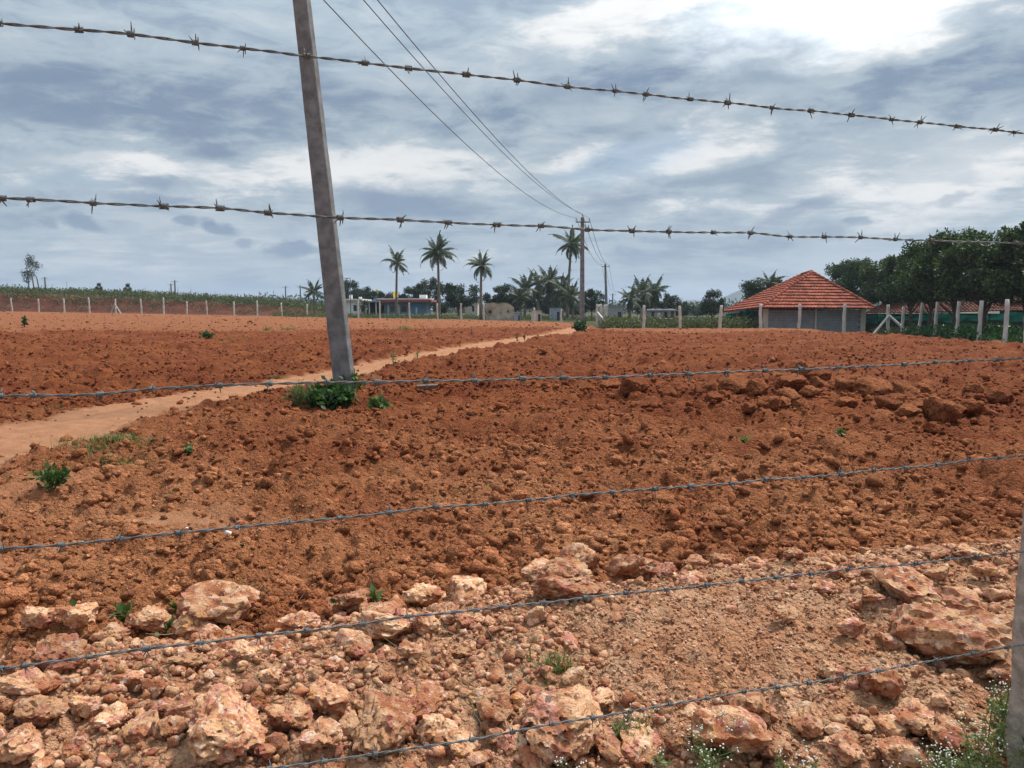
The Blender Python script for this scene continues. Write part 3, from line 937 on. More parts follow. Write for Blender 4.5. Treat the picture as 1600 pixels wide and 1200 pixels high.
BOULDER_PX = [(915, 128, 72, 48), (970, 156, 52, 32), (965, 133, 42, 27), (875, 166, 76, 38), (935, 169, 50, 22), (1060, 170, 70, 46), (1135, 186, 98, 48),
 (1225, 181, 72, 46), (1300, 180, 52, 42), (1445, 178, 42, 36), (390, 186, 86, 48), (490, 188, 52, 36), (310, 160, 66, 32), (525, 165, 60, 32),
 (610, 180, 62, 36), (700, 169, 82, 40), (770, 180, 56, 32), (700, 138, 56, 32), (660, 188, 42, 36), (575, 225, 52, 32), (430, 223, 80, 32),
 (630, 208, 42, 27), (680, 199, 36, 24), (805, 230, 62, 32), (865, 206, 56, 36), (905, 226, 46, 24), (850, 221, 42, 24), (740, 236, 42, 22),
 (1365, 266, 86, 62), (1290, 236, 72, 32), (1240, 248, 46, 27), (1440, 248, 52, 32), (1190, 222, 62, 36), (1160, 236, 52, 22), (1320, 286, 42, 22), (890, 303, 42, 27),
 (1530, 200, 60, 26), (1500, 240, 46, 24), (240, 172, 44, 24), (1045, 215, 50, 26)]
BOULDER_LABEL = {0: 'round red boulder standing highest at the back of the field pile', 6: 'widest flat topped red boulder in the middle of the field pile',
 7: 'red boulder with dark hollow below beside the widest boulder', 10: 'blocky red boulder at the left end of the field pile',
 28: 'largest rounded red boulder at the lower right of the field pile'}
def make_boulders():
    labs = row_labels(BOULDER_PX, ((0, 165, 'back'), (165, 205, 'middle'), (205, 400, 'front')), 'earthy red boulder in the field pile, %s from the left in its %s row')
    shapes = []
    for i in range(9):
        V, F = rock_shape(4, 500 + i, 5, 0.26, (1, 0.9, 0.72))
        shapes.append(crisp(mesh_of('boulder', V, F, M['soil'], True, {'tint': np.full(len(V), 0.25 + 0.05 * (i % 5)), 'near': np.full(len(V), 0.25)}), 50))
    for k, (zx, zy, w, h) in enumerate(BOULDER_PX):
        o = place_rock(800 + zx / 2, 540 + zy / 2, w / 2 * 1.12, h / 2 * 1.95, shapes[k % 9], 'boulder', 0.16)
        tag(o, BOULDER_LABEL.get(k, labs[k]), 'boulder', 'boulders piled in the field')
make_rocks()
make_boulders()

# ------------------------------------------------------------------ near wire fence
def on_fence(px, py):
    d = pix_dir(px, py)
    t = ((FA[0]) * FN[0] + FA[1] * FN[1]) / (d[0] * FN[0] + d[1] * FN[1])
    return np.array([d[0] * t, d[1] * t, EYE + d[2] * t])

WIRES = [
 ('topmost strand of the near barbed wire fence, against the sky',
  [(-420, 0), (0, 37), (125, 46), (203, 53), (306, 67), (381, 75), (478, 87), (570, 98), (640, 106), (727, 117), (807, 125), (885, 136), (960, 142), (1008, 147), (1078, 155), (1138, 160), (1205, 168), (1268, 173), (1330, 180), (1393, 186), (1437, 191), (1496, 197), (1556, 203), (1585, 207), (1640, 213)], 1),
 ('second strand from the top, crossing the pole below the clouds',
  [(-420, 285), (0, 309), (48, 311), (145, 317), (258, 322), (345, 325), (418, 333), (532, 340), (625, 343), (700, 348), (776, 351), (847, 353), (918, 359), (987, 361), (1045, 362), (1115, 363), (1174, 363), (1233, 370), (1289, 370), (1344, 371), (1400, 374), (1455, 376), (1590, 380), (1640, 383)], 1),
 ('third strand from the top, running across the field at the pole foot',
  [(-420, 645), (0, 619), (55, 618), (155, 617), (240, 607), (340, 602), (420, 599), (510, 597), (590, 597), (665, 596), (740, 595), (817, 591), (880, 591), (947, 590), (1015, 587), (1075, 584), (1136, 581), (1195, 579), (1252, 577), (1308, 575), (1357, 572), (1413, 570), (1462, 566), (1515, 564), (1560, 562), (1640, 557)], 1),
 ('fourth strand from the top, crossing the middle of the near field',
  [(-420, 890), (0, 858), (95, 852), (187, 842), (280, 832), (370, 824), (450, 817), (530, 810), (608, 801), (683, 792), (757, 789), (825, 781), (893, 774), (957, 769), (1023, 764), (1080, 760), (1142, 756), (1197, 749), (1255, 746), (1313, 741), (1366, 735), (1415, 731), (1465, 726), (1513, 719), (1562, 715), (1640, 708)], 1),
 ('fifth strand from the top, crossing the edge of the rubble bank',
  [(-420, 1090), (0, 1045), (40, 1040), (140, 1026), (230, 1013), (315, 1005), (405, 993), (482, 985), (565, 975), (636, 963), (708, 957), (785, 948), (850, 942), (915, 933), (978, 927), (1042, 922), (1105, 914), (1160, 908), (1213, 902), (1268, 896), (1325, 890), (1380, 885), (1430, 881), (1480, 874), (1527, 869), (1570, 865), (1640, 858)], 1),
 ('lowest strand of the near barbed wire fence, over the rocks',
  [(-420, 1340), (0, 1268), (210, 1235), (330, 1215), (420, 1201), (508, 1190), (586, 1178), (665, 1166), (737, 1157), (800, 1143), (863, 1131), (925, 1122), (985, 1111), (1047, 1101), (1105, 1091), (1162, 1080), (1215, 1074), (1265, 1067), (1320, 1057), (1372, 1049), (1415, 1040), (1465, 1031), (1520, 1021), (1572, 1012), (1640, 1000)], 4)]

def barb_mesh(seed):
    rng = np.random.default_rng(seed)
    b = MB()
    t = np.linspace(0, 1, 34)
    turns = rng.uniform(2.6, 3.6)
    hw = rng.uniform(0.0045, 0.0065)
    for ph in (0, math.pi):
        a = ph + t * turns * 2 * math.pi
        b.tube(np.stack([(t - 0.5) * 2 * hw, 0.0042 * np.cos(a), 0.0042 * np.sin(a)], -1), 0.00115, 5)
    for k in range(4):
        a = rng.uniform(0, 6.28) if k > 1 else (math.pi / 2 * (1 if k else -1) + rng.uniform(-0.5, 0.5))
        L = rng.uniform(0.009, 0.018)
        x0 = rng.uniform(-hw, hw)
        e = np.array([0, math.cos(a), math.sin(a)])
        p0 = np.array([x0, 0, 0]) + e * 0.002
        p1 = p0 + e * L + np.array([rng.uniform(-0.007, 0.007), 0, 0])
        b.tube([p0, (p0 + p1) / 2, p1], [0.00115, 0.00115, 0.0006], 5)
    return mesh_of('barb', np.concatenate(b.V), b.F, M['wire'], True)

def make_wires():
    barbs = [barb_mesh(60 + i) for i in range(6)]
    rng = np.random.default_rng(9)
    for w, (lab, pts, first) in enumerate(WIRES):
        P = np.array([on_fence(*p) for p in pts])
        # the strand runs on past the right-hand post to the next one
        d = P[-1] - P[-6]; d /= np.linalg.norm(d[:2])
        d[2] *= 0.35
        P = np.concatenate([P[:-1], [P[-1] + d * (k * 0.125 + 0.02 * math.sin(k * 3.1 + w)) for k in range(20)]])
        s = np.concatenate([[0], np.cumsum(np.linalg.norm(np.diff(P, axis=0), axis=1))])
        ss = np.arange(0, s[-1], 0.0046)
        C = np.stack([np.interp(ss, s, P[:, k]) for k in range(3)], -1)
        k = np.hanning(29); k /= k.sum()
        pad = np.concatenate([np.repeat(C[:1], 14, 0), C, np.repeat(C[-1:], 14, 0)])
        C = np.stack([np.convolve(pad[:, j], k, 'valid') for j in range(3)], -1)
        C[:, 2] += 0.0012 * (fbm(ss * 9, ss * 0 + w, 3, 40 + w) - 0.5) * 2
        root = empty('barbed_wire', tuple(C[len(C) // 2]))
        tag(root, lab, 'barbed wire', 'strands of the near barbed wire fence')
        org = C[len(C) // 2].copy()
        t = np.gradient(C, axis=0); t /= np.linalg.norm(t, axis=1)[:, None]
        a = np.cross(t, [0, 0, 1.0]); a /= np.linalg.norm(a, axis=1)[:, None]
        b = np.cross(a, t)
        tw = ss / 0.070 * 2 * math.pi + 0.8 * np.sin(ss * 7 + w)
        for ph in (0, math.pi):
            H = C + 0.00145 * (np.cos(tw + ph)[:, None] * a + np.sin(tw + ph)[:, None] * b)
            V, F = tube(H - org, 0.00138, 6)
            link('wire_strand', mesh_of('wire_strand', V, F, M['wire'], True), root)
        for i in range(first, len(P) - 1):
            q = P[i]
            j = int(np.argmin(((C - q) ** 2).sum(1)))
            X = Vector(t[j]); Y = Vector(a[j]); Z = Vector(b[j])
            m = Matrix((X, Y, Z)).transposed() @ Matrix.Rotation(rng.uniform(0, 6.28), 3, 'X')
            o = link('barb', barbs[int(rng.integers(0, 6))], root, Vector(C[j] - org))
            o.rotation_euler = m.to_euler()
            f = rng.uniform(0.85, 1.1)
            o.scale = (f, f, f)

def rough_post(w, d, h, seed, n=26, bend=0.012, amp=0.012):
    """a split-stone post, unevenly hewn"""
    rng = np.random.default_rng(seed)
    prof = []
    for k in range(4):
        c = [(-1, -1), (1, -1), (1, 1), (-1, 1)][k]
        e = [(1, -1), (1, 1), (-1, 1), (-1, -1)][k]
        for j in range(4):
            f = j / 4 + 0.06
            prof.append((c[0] * (1 - f) + e[0] * f, c[1] * (1 - f) + e[1] * f))
    prof = np.array(prof)
    r = np.linalg.norm(prof, axis=1)
    prof = prof * (np.minimum(r, 1.30) / r)[:, None]
    zs = np.linspace(-0.35, h, n)
    V = []
    for i, z in enumerate(zs):
        k = 1.0 if i < n - 1 else 0.86
        off = bend * np.array([math.sin(z * 2.1 + seed), math.cos(z * 1.7 + seed)])
        p = prof * np.array([w / 2, d / 2]) * k * (1.06 - 0.10 * max(z, 0) / h)
        q = np.concatenate([p * 14 / max(w, 0.1) * 0.12, np.full((16, 1), z * 5)], 1) + seed
        p = p * (1 + (amp / w * 4) * (vnoise3(q * 1.3, seed) - 0.5))[:, None] + off
        V += [(x, y, z - (0.0 if i < n - 1 else -0.01)) for x, y in p]
    F = [(i * 16 + j, i * 16 + (j + 1) % 16, (i + 1) * 16 + (j + 1) % 16, (i + 1) * 16 + j) for i in range(n - 1) for j in range(16)]
    F.append(tuple((n - 1) * 16 + j for j in range(16)))
    F.append(tuple(range(15, -1, -1)))
    return np.array(V), F

def make_near_posts():
    c = on_fence(1600, 600)
    for k, (px, lab) in enumerate(((1698, 'rough granite post carrying the near wires at the right edge'), (-560, 'granite post carrying the near wires beyond the left edge'), (None, 'next granite post of the near fence beyond the right edge'))):
        c = on_fence(px, 600) if px else on_fence(1698, 600) + np.array([FT[0], FT[1], 0]) * 2.05
        x, y = c[0] + FN[0] * 0.066, c[1] + FN[1] * 0.066
        V, F = rough_post(0.135, 0.115, 2.12, 3 + k, 60, 0.006, 0.016)
        o = link('stone_post', mesh_of('stone_post', V, F, M['granite'], True), None, (x, y, float(T0(x, y))), (0, 0, math.atan2(FT[1], FT[0])))
        tag(o, lab, 'fence post', 'posts of the near wire fence')
make_wires()
make_near_posts()

# ------------------------------------------------------------------ poles and lines
def power_pole(loc, h, w0, w1, thick, yaw, lean, label, arm=1.0, small=False):
    root = empty('power_pole', loc, 0)
    root.rotation_euler = (lean[1], lean[0], yaw)
    tag(root, label, 'power pole', 'concrete power poles')
    n = 34 if not small else 6
    rng = np.random.default_rng(int(h * 10 + loc[0] * 7) & 255)
    V, F = [], []
    ch = 0.10
    for i in range(n):
        f = i / (n - 1)
        z = -0.5 + f * (h + 0.5)
        w = (w0 + (w1 - w0) * f) / 2
        d = thick / 2
        j = rng.normal(0, 0.0016, 8) if not small else np.zeros(8)
        c = 0.014 if not small else 0.02
        P = [(-w + c, -d), (w - c, -d), (w, -d + c), (w, d - c), (w - c, d), (-w + c, d), (-w, d - c), (-w, -d + c)]
        V += [(p[0] + j[k], p[1] + j[k] * 0.5, z) for k, p in enumerate(P)]
    F = [(i * 8 + j, i * 8 + (j + 1) % 8, i * 8 + 8 + (j + 1) % 8, i * 8 + 8 + j) for i in range(n - 1) for j in range(8)]
    F.append(tuple((n - 1) * 8 + j for j in range(8)))
    link('shaft', mesh_of('shaft', V, F, M['concrete']), root)
    b = MB()
    za = h - 0.32
    b.box((-arm / 2, -thick / 2 - 0.07, za - 0.035), (arm / 2, -thick / 2 - 0.005, za + 0.035))
    b.build('crossarm', M['steel'], root)
    heads = []
    for x, z0 in ((-arm / 2 + 0.04, za + 0.03), (0, h - 0.01), (arm / 2 - 0.04, za + 0.03)):
        y0 = -thick / 2 - 0.037 if x else 0.0
        pb = MB(); pb.tube([(x, y0, z0), (x, y0, z0 + 0.17)], 0.012, 6)
        pin = pb.build('pin', M['steel'], root)
        ib = MB(); ib.tube([(x, y0, z0 + 0.13), (x, y0, z0 + 0.16), (x, y0, z0 + 0.19), (x, y0, z0 + 0.24), (x, y0, z0 + 0.26)], [0.03, 0.05, 0.035, 0.035, 0.02], 10)
        ib.build('insulator', M['porcelain'], pin, True)
        heads.append(Vector((x, y0, z0 + 0.25)))
    bpy.context.view_layer.update()
    return root, [root.matrix_world @ v for v in heads]

def sag_line(a, b, sag, rad, label):
    t = np.linspace(0, 1, 40)
    A, B = np.array(a), np.array(b)
    P = A[None] * (1 - t)[:, None] + B[None] * t[:, None]
    P[:, 2] -= sag * 4 * t * (1 - t)
    V, F = tube(P - A, rad, 5)
    o = link('power_line', mesh_of('power_line', V, F, M['line'], True), None, tuple(A))
    tag(o, label, 'power line', 'overhead power lines')

def make_poles():
    p0 = Vector((POLE.x, POLE.y, float(T0(POLE.x, POLE.y)) - 0.02))
    top = W(457, -80, POLE.y)
    lean = math.atan2(top.x - p0.x, top.z - p0.z)
    _, h0 = power_pole(p0, 7.7, 0.355, 0.235, 0.17, R(-13), (lean, 0.0), 'thick leaning concrete pole rising from the bush beside the track', 1.0)
    b1 = W(911, 335, 52.0)
    g1 = float(T0(b1.x, 52.0))
    _, h1 = power_pole((b1.x, 52.0, g1), b1.z - g1 - 0.2, 0.34, 0.21, 0.2, R(4), (R(-0.3), 0), 'upright concrete power pole at the end of the track', 0.95)
    b2 = W(945, 410, 98.0)
    _, h2 = power_pole((b2.x + 0.35, 98.0, 0.1), b2.z - 0.3, 0.38, 0.22, 0.2, R(4), (R(-2.4), 0), 'distant leaning power pole just right of the upright pole', 1.0, True)
    b3 = W(957.5, 457, 170.0)
    _, h3 = power_pole((b3.x, 170.0, 0.0), b3.z - 0.2, 0.36, 0.22, 0.2, R(4), (0, 0), 'farthest small power pole beyond the two roadside poles', 1.4, True)
    nm = ('left', 'middle', 'right')
    for i in range(3):
        sag_line(h0[i], h1[i], (0.95, 0.75, 0.75)[i], 0.011, nm[i] + ' overhead line from the leaning pole to the upright pole')
        sag_line(h1[i], h2[i], 0.9, 0.016, nm[i] + ' thin line from the upright pole to the distant pole')
        sag_line(h2[i], h3[i], 1.0, 0.018, nm[i] + ' faint line from the distant pole to the farthest pole')
    for px, ty, Y, lab in ((70, 433, 190, 'thin power pole on the scrub bank right of the sparse tree'), (267, 443, 200, 'shorter of two close thin poles behind the left bank'),
                           (273, 438, 190, 'taller of two close thin poles behind the left bank'), (446, 447, 210, 'thin pole on the skyline left of the leaning pole'),
                           (469, 446, 200, 'thin pole on the skyline close left of the leaning pole')):
        t = W(px, ty, Y)
        g0 = float(T0(t.x, Y))
        power_pole((t.x, Y, g0), t.z - g0, 0.40, 0.26, 0.25, 0, (0, 0), lab, 1.6, True)
    t = W(547, 434, 108)
    g0 = float(T0(t.x, 108))
    root = empty('street_lamp', (t.x, 108, g0))
    tag(root, 'thin lamp post with two lamp heads left of the low houses', 'street lamp')
    b = MB(); b.tube([(0, 0, -0.3), (0, 0, t.z - g0)], [0.07, 0.045], 8); b.build('post', M['steel'], root)
    b = MB(); b.tube([(0, 0, t.z - g0 - 0.05), (-1.15, 0, t.z - g0 - 0.05)], 0.03, 6); b.build('arm', M['steel'], root)
    for x in (-0.45, -1.1):
        b = MB(); b.box((x - 0.14, -0.09, t.z - g0 - 0.16), (x + 0.14, 0.09, t.z - g0 - 0.03)); b.build('lamp_head', M['steel'], root)
make_poles()

# ------------------------------------------------------------------ far fence posts
def far_posts():
    protos = []
    for i in range(6):
        V, F = rough_post(0.17, 0.14, 1.85, 20 + i, 12, 0.02, 0.02)
        protos.append(mesh_of('fence_post', V, F, M['post'], True))
    def post(px, by, ty, Y, lab, grp, wide=1.0, tilt=0.0):
        b = W(px, by, Y)
        g0 = float(T0(b.x, Y))
        h = W(px, ty, Y).z - g0
        o = link('fence_post', protos[random.randrange(6)], None, (b.x, Y, g0), (random.uniform(-.03, .03), tilt + random.uniform(-.03, .03), random.uniform(-.3, .3)), (wide, wide, max(h, 0.8) / 1.85))
        tag(o, lab, 'fence post', grp)
        return o, h
    def brace(o, h, dx, dy):
        b = MB()
        b.tube([(0.02 * np.sign(dx), -0.09, 1.2), (dx, -0.09 + dy, -0.05)], [0.07, 0.08], 6)
        b.build('brace', M['post'], o)
    ordn = ['first', 'second', 'third', 'fourth', 'fifth', 'sixth', 'seventh', 'eighth', 'ninth', 'tenth', 'eleventh', 'twelfth', 'thirteenth', 'fourteenth']
    left = [(19, 466), (61, 467), (101, 466), (140, 465), (181, 467), (221, 467), (256, 465), (292, 471), (323, 470), (366, 471), (402, 470), (440, 473), (480, 475)]
    for i, (x, ty) in enumerate(left):
        Y = np.interp(x, [0, 480], [106, 98])
        o, h = post(x, 487, ty, Y, ordn[i] + ' pale post from the left edge in the far left fence', 'far left fence posts')
        if i == 4:
            brace(o, h, 0.95, -0.1); brace(o, h, -0.85, 0.1)
            o['label'] = 'pale post with two slanting braces in the far left fence'
    mid = [(560, 470), (594, 473), (640, 473), (684, 474), (721, 474), (756, 474), (835, 481), (877, 483)]
    what = ['right of the leaning pole', 'before the white porch', 'before the blue house', 'before the tall palm trunk', 'left of the third palm', 'at the left end of the stained wall', 'before the small cream hut', 'before the grey sheet wall']
    for i, (x, ty) in enumerate(mid):
        post(x, 498, ty, np.interp(x, [560, 880], [93, 80]), 'pale fence post standing ' + what[i], 'far middle fence posts', 1.0)
    right = [(1005, 477), (1062, 478), (1125, 477), (1188, 475), (1248, 475), (1318, 475)]
    what = ['left of the grey house', 'right of the grey house', 'at the left eave of the tiled shed', 'at the left front corner of the tiled shed', 'before the middle of the block wall', 'before the right part of the block wall']
    for i, (x, ty) in enumerate(right):
        post(x, 515, ty, 56.5, 'pale stone post ' + what[i], 'right fence posts', 1.15)
    # corner post with two braces
    o, h = post(1388, 517, 476, 55.0, 'corner post with two slanting stone braces right of the tiled shed', 'right fence posts', 1.1)
    brace(o, h, -1.55, -0.4); brace(o, h, 0.62, -1.4)
    rr = [(1410, 479, 51.5, 0.03), (1434, 473, 48.0, 0.06), (1460, 472, 45.0, 0.03), (1494, 471, 42.0, 0.02), (1529, 470, 38.5, 0.03), (1571, 468, 35.3, 0.05), (1603, 468, 33.0, 0.0)]
    for i, (x, ty, Y, tl) in enumerate(rr):
        post(x, 520, ty, Y, ordn[i] + ' leaning pale post after the braced corner post, along the orchard', 'orchard fence posts', 0.95, tl)
    # bundle of posts by the upright pole
    for i, px in enumerate((933, 936.5, 940, 943.5, 947)):
        post(px, 508, 475 + (i % 2), 66.0 + 0.25 * (i % 2), 'stone post in the tight cluster right of the upright pole, ' + ordn[i] + ' from left', 'clustered posts', 1.1)
    b = W(934, 488, 65.3); e = W(960, 513, 62.0)
    mb = MB(); mb.tube([(0, 0, 0), tuple(Vector((e.x, e.y, float(T0(e.x, e.y)))) - b)], [0.07, 0.08], 6)
    tag(mb.build('stone_prop', M['post'], None, True, tuple(b)), 'slanting stone prop leaning on the post cluster', 'prop')
    # thin stakes on the far bank
    rng = np.random.default_rng(8)
    stake_px = np.sort(np.where(np.arange(34) > 8, rng.uniform(230, 500, 34), rng.uniform(0, 230, 34)))
    for i in range(34):
        px = stake_px[i]
        Y = rng.uniform(124, 165)
        c = W(px, 470, Y); g0 = float(T0(c.x, Y))
        mb = MB(); mb.tube([(0, 0, -0.2), (rng.uniform(-.1, .1), 0, rng.uniform(1.5, 2.3))], 0.055, 5)
        tag(mb.build('stake', M['post'], None, False, (c.x, Y, g0)), 'thin pale stake in the scrub on the far left bank, %s from the left' % ORD[i], 'stake', 'stakes on the far left bank')
far_posts()

# ------------------------------------------------------------------ buildings
def quad_box(b, p, q, z0, z1, th):
    """upright slab from plan point p to q"""
    p, q = np.array(p[:2], float), np.array(q[:2], float)
    t = (q - p) / np.linalg.norm(q - p)
    n = np.array([-t[1], t[0]]) * th
    c = [p, q, q + n, p + n]
    b.add([(x, y, z0) for x, y in c] + [(x, y, z1) for x, y in c], [(3, 2, 1, 0), (4, 5, 6, 7), (0, 1, 5, 4), (1, 2, 6, 5), (2, 3, 7, 6), (3, 0, 4, 7)])

def tile_slope(root, e0, e1, r0, r1, courses, mat, name='tile_course', period=0.26):
    """one roof slope from eave e0-e1 up to ridge r0-r1, laid in overlapping courses of ribbed tiles"""
    e0, e1, r0, r1 = [np.array(v, float) for v in (e0, e1, r0, r1)]
    nrm = np.cross(e1 - e0, (r0 + r1) / 2 - (e0 + e1) / 2); nrm /= np.linalg.norm(nrm)
    if nrm[2] < 0: nrm = -nrm
    rng = np.random.default_rng(int(abs(e0[0] * 100)) % 997)
    for c in range(courses):
        f0, f1 = c / courses, min((c + 1.12) / courses, 1.0)
        a, b = e0 + (r0 - e0) * f0, e1 + (r1 - e1) * f0
        d, e = e0 + (r0 - e0) * f1, e1 + (r1 - e1) * f1
        L = np.linalg.norm(b - a)
        n = max(int(L / period * 4), 4)
        t = np.linspace(0, 1, n + 1)
        rib = np.where(np.arange(n + 1) % 4 == 0, 0.022, np.where(np.arange(n + 1) % 4 == 2, -0.012, 0.0))
        jag = np.repeat(rng.normal(0, 0.018, n // 4 + 2), 4)[:n + 1]
        sh = np.repeat(rng.random(n // 4 + 2), 4)[:n + 1]
        up = (r0 - e0) / np.linalg.norm(r0 - e0)
        lo = a + (b - a) * t[:, None] + nrm * (rib + 0.12)[:, None] - up * (0.03 + jag)[:, None]
        lo2 = lo - nrm * 0.10
        hi = d + (e - d) * t[:, None] + nrm * (rib + 0.012)[:, None]
        V = np.concatenate([lo2, lo, hi])
        m = n + 1
        F = [(i, i + 1, m + i + 1, m + i) for i in range(n)] + [(m + i, m + i + 1, 2 * m + i + 1, 2 * m + i) for i in range(n)]
        link(name, mesh_of(name, V, F, mat, False, {'tint': np.concatenate([sh, sh, sh])}), root)

def hip_cap(root, p, q, mat):
    p, q = np.array(p, float), np.array(q, float)
    L = np.linalg.norm(q - p)
    n = int(L / 0.42)
    b = MB()
    rng = np.random.default_rng(int(L * 100))
    for i in range(n):
        a, c = p + (q - p) * (i / n), p + (q - p) * ((i + 1.15) / n if i < n - 1 else 1.0)
        up = np.array([0, 0, 0.06])
        b.tube([a + up * 1.5, c + up * 0.9], [0.15, 0.12], 8, rng.random())
    return b.build('ridge_tiles', mat, root)

def pt(px, py, Y):
    v = W(px, py, Y)
    return np.array([v.x, v.y, v.z])

def make_shed():
    A = pt(1268, 426, 65.0)
    FL = pt(1188, 481, 60.0); FR = pt(1368, 482.5, 60.0)
    BL = pt(1131, 487.5, 68.5)
    R2 = A + np.array([1.2, 5.5, 0.0])
    BR = FR + np.array([2.6, 12.0, 0.0])
    BL2 = BL + np.array([0.4, 3.0, 0.0])
    g0 = float(T0(24, 63)) - 0.15
    root = empty('tiled_shed', (24.0, 63.0, g0))
    org = np.array([24.0, 63.0, g0])
    tag(root, 'low farm shed with red clay tiled hip roof and grey block wall', 'shed')
    S = lambda p: p - org
    tile_slope(root, S(FL), S(FR), S(A), S(A) + np.array([0.02, 0, 0]), 12, M['tile'])
    tile_slope(root, S(BL), S(FL), S(R2), S(A), 13, M['tile'])
    tile_slope(root, S(FR), S(BR), S(A), S(R2), 12, M['tile'])
    tile_slope(root, S(BR), S(BL2), S(R2), S(R2) + np.array([0.02, 0, 0]), 12, M['tile'])
    for a, b in ((FL, A), (FR, A), (A, R2), (BL, R2), (BR, R2)):
        hip_cap(root, S(a), S(b), M['tile'])
    # walls of the front end
    wl, wr = pt(1195, 500, 60.9), pt(1349, 500, 60.9)
    x0, x1, y = wl[0] - org[0], wr[0] - org[0], 60.9 - org[1]
    top = S(FL)[2] - 0.10
    b = MB(); b.box((x0, y + 0.03, -0.3), (x1, y + 0.2, top - 0.05)); wall = b.build('wall', M['mortar'], root)
    # the single blocks stand proud of the joints
    blk = MB(); blk.box((-0.195, -0.02, -0.09), (0.195, 0.045, 0.09)); 
    proto = None
    rows = int((top + 0.15) / 0.2)
    for r in range(rows):
        n = int((x1 - x0) / 0.41)
        for c in range(n):
            x = x0 + 0.22 + c * 0.41 + (0.2 if r % 2 else 0.0)
            if x > x1 - 0.2: continue
            if proto is None:
                proto = blk.build('block', M['block'], wall, False, (x, y + 0.03, -0.1 + r * 0.2))
            else:
                o = link('block', proto.data, wall, (x, y + 0.03 - random.uniform(0, 0.01), -0.1 + r * 0.2))
    for xc, w in ((x0 + 0.05, 0.36), (x1 - 0.05, 0.36), ((x0 + x1) / 2 + 0.1, 0.12)):
        b = MB(); b.box((xc - w / 2, y - 0.12, -0.3), (xc + w / 2, y + 0.10, top + 0.02)); b.build('pillar', M['plaster'], root)
    b = MB(); b.box((x0 - 0.2, y - 0.05, top - 0.02), (x1 + 0.2, y + 0.1, top + 0.1)); b.build('beam', M['dark'], root)
    # dark panel standing for the shade inside the open left side, with shade cloth hung from the eave
    bl = S(BL)
    b = MB(); quad_box(b, (x0 + 0.1, y + 0.3), (bl[0] + 1.6, bl[1] + 0.2), -0.3, top - 0.15, 0.15); b.build('interior_shade', M['dark'], root)
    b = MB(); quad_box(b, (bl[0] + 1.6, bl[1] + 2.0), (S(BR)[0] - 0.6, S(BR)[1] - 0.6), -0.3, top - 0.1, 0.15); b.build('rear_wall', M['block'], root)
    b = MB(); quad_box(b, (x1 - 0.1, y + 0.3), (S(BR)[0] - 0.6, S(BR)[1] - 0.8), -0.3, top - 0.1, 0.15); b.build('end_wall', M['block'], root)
    for k, (px0, px1, ya, yb, Y) in enumerate(((1134, 1157, 489, 501, 67.0), (1161, 1177, 484, 495, 63.0), (1108, 1126, 496, 502, 68.0))):
        net(pt(px0, ya, Y), pt(px1, ya, Y), pt(px0, yb, Y)[2], ['crumpled green shade net hung at the left eave of the tiled shed', 'small green shade net bundle near the shed front corner', 'green shade net patch left of the tiled shed'][k], 40 + k)

def net(p, q, zlow, label, seed, sag=0.12):
    rng = np.random.default_rng(seed)
    n, m = max(int(np.linalg.norm(q - p) / 0.16), 6), 8
    V = []
    L = np.linalg.norm(q - p)
    for j in range(m + 1):
        for i in range(n + 1):
            f = i / n
            c = p + (q - p) * f
            edge = sag * abs(math.sin(f * L * 1.1 + seed)) + 0.25 * sag * math.sin(f * 9 * L * 0.3)
            z = p[2] - edge * 0.6 + (zlow + edge * 1.2 - p[2]) * j / m
            y = c[1] + 0.10 * math.sin(f * L * 4.1 + j * 0.5 + seed) * (0.3 + j / m) + 0.05 * math.sin(f * L * 9.7 + seed)
            V.append((c[0], y, z))
    V = np.array(V); org = V[0].copy(); V = V - org
    k = len(V)
    V = np.concatenate([V, V + np.array([0, 0.012, 0])])
    F = []
    for j in range(m):
        for i in range(n):
            a = j * (n + 1) + i
            F.append((a, a + 1, a + n + 2, a + n + 1)); F.append((k + a + n + 1, k + a + n + 2, k + a + 1, k + a))
    o = link('shade_net', mesh_of('shade_net', V, F, M['net'], True), None, tuple(org))
    tag(o, label, 'shade net', 'green shade nets')

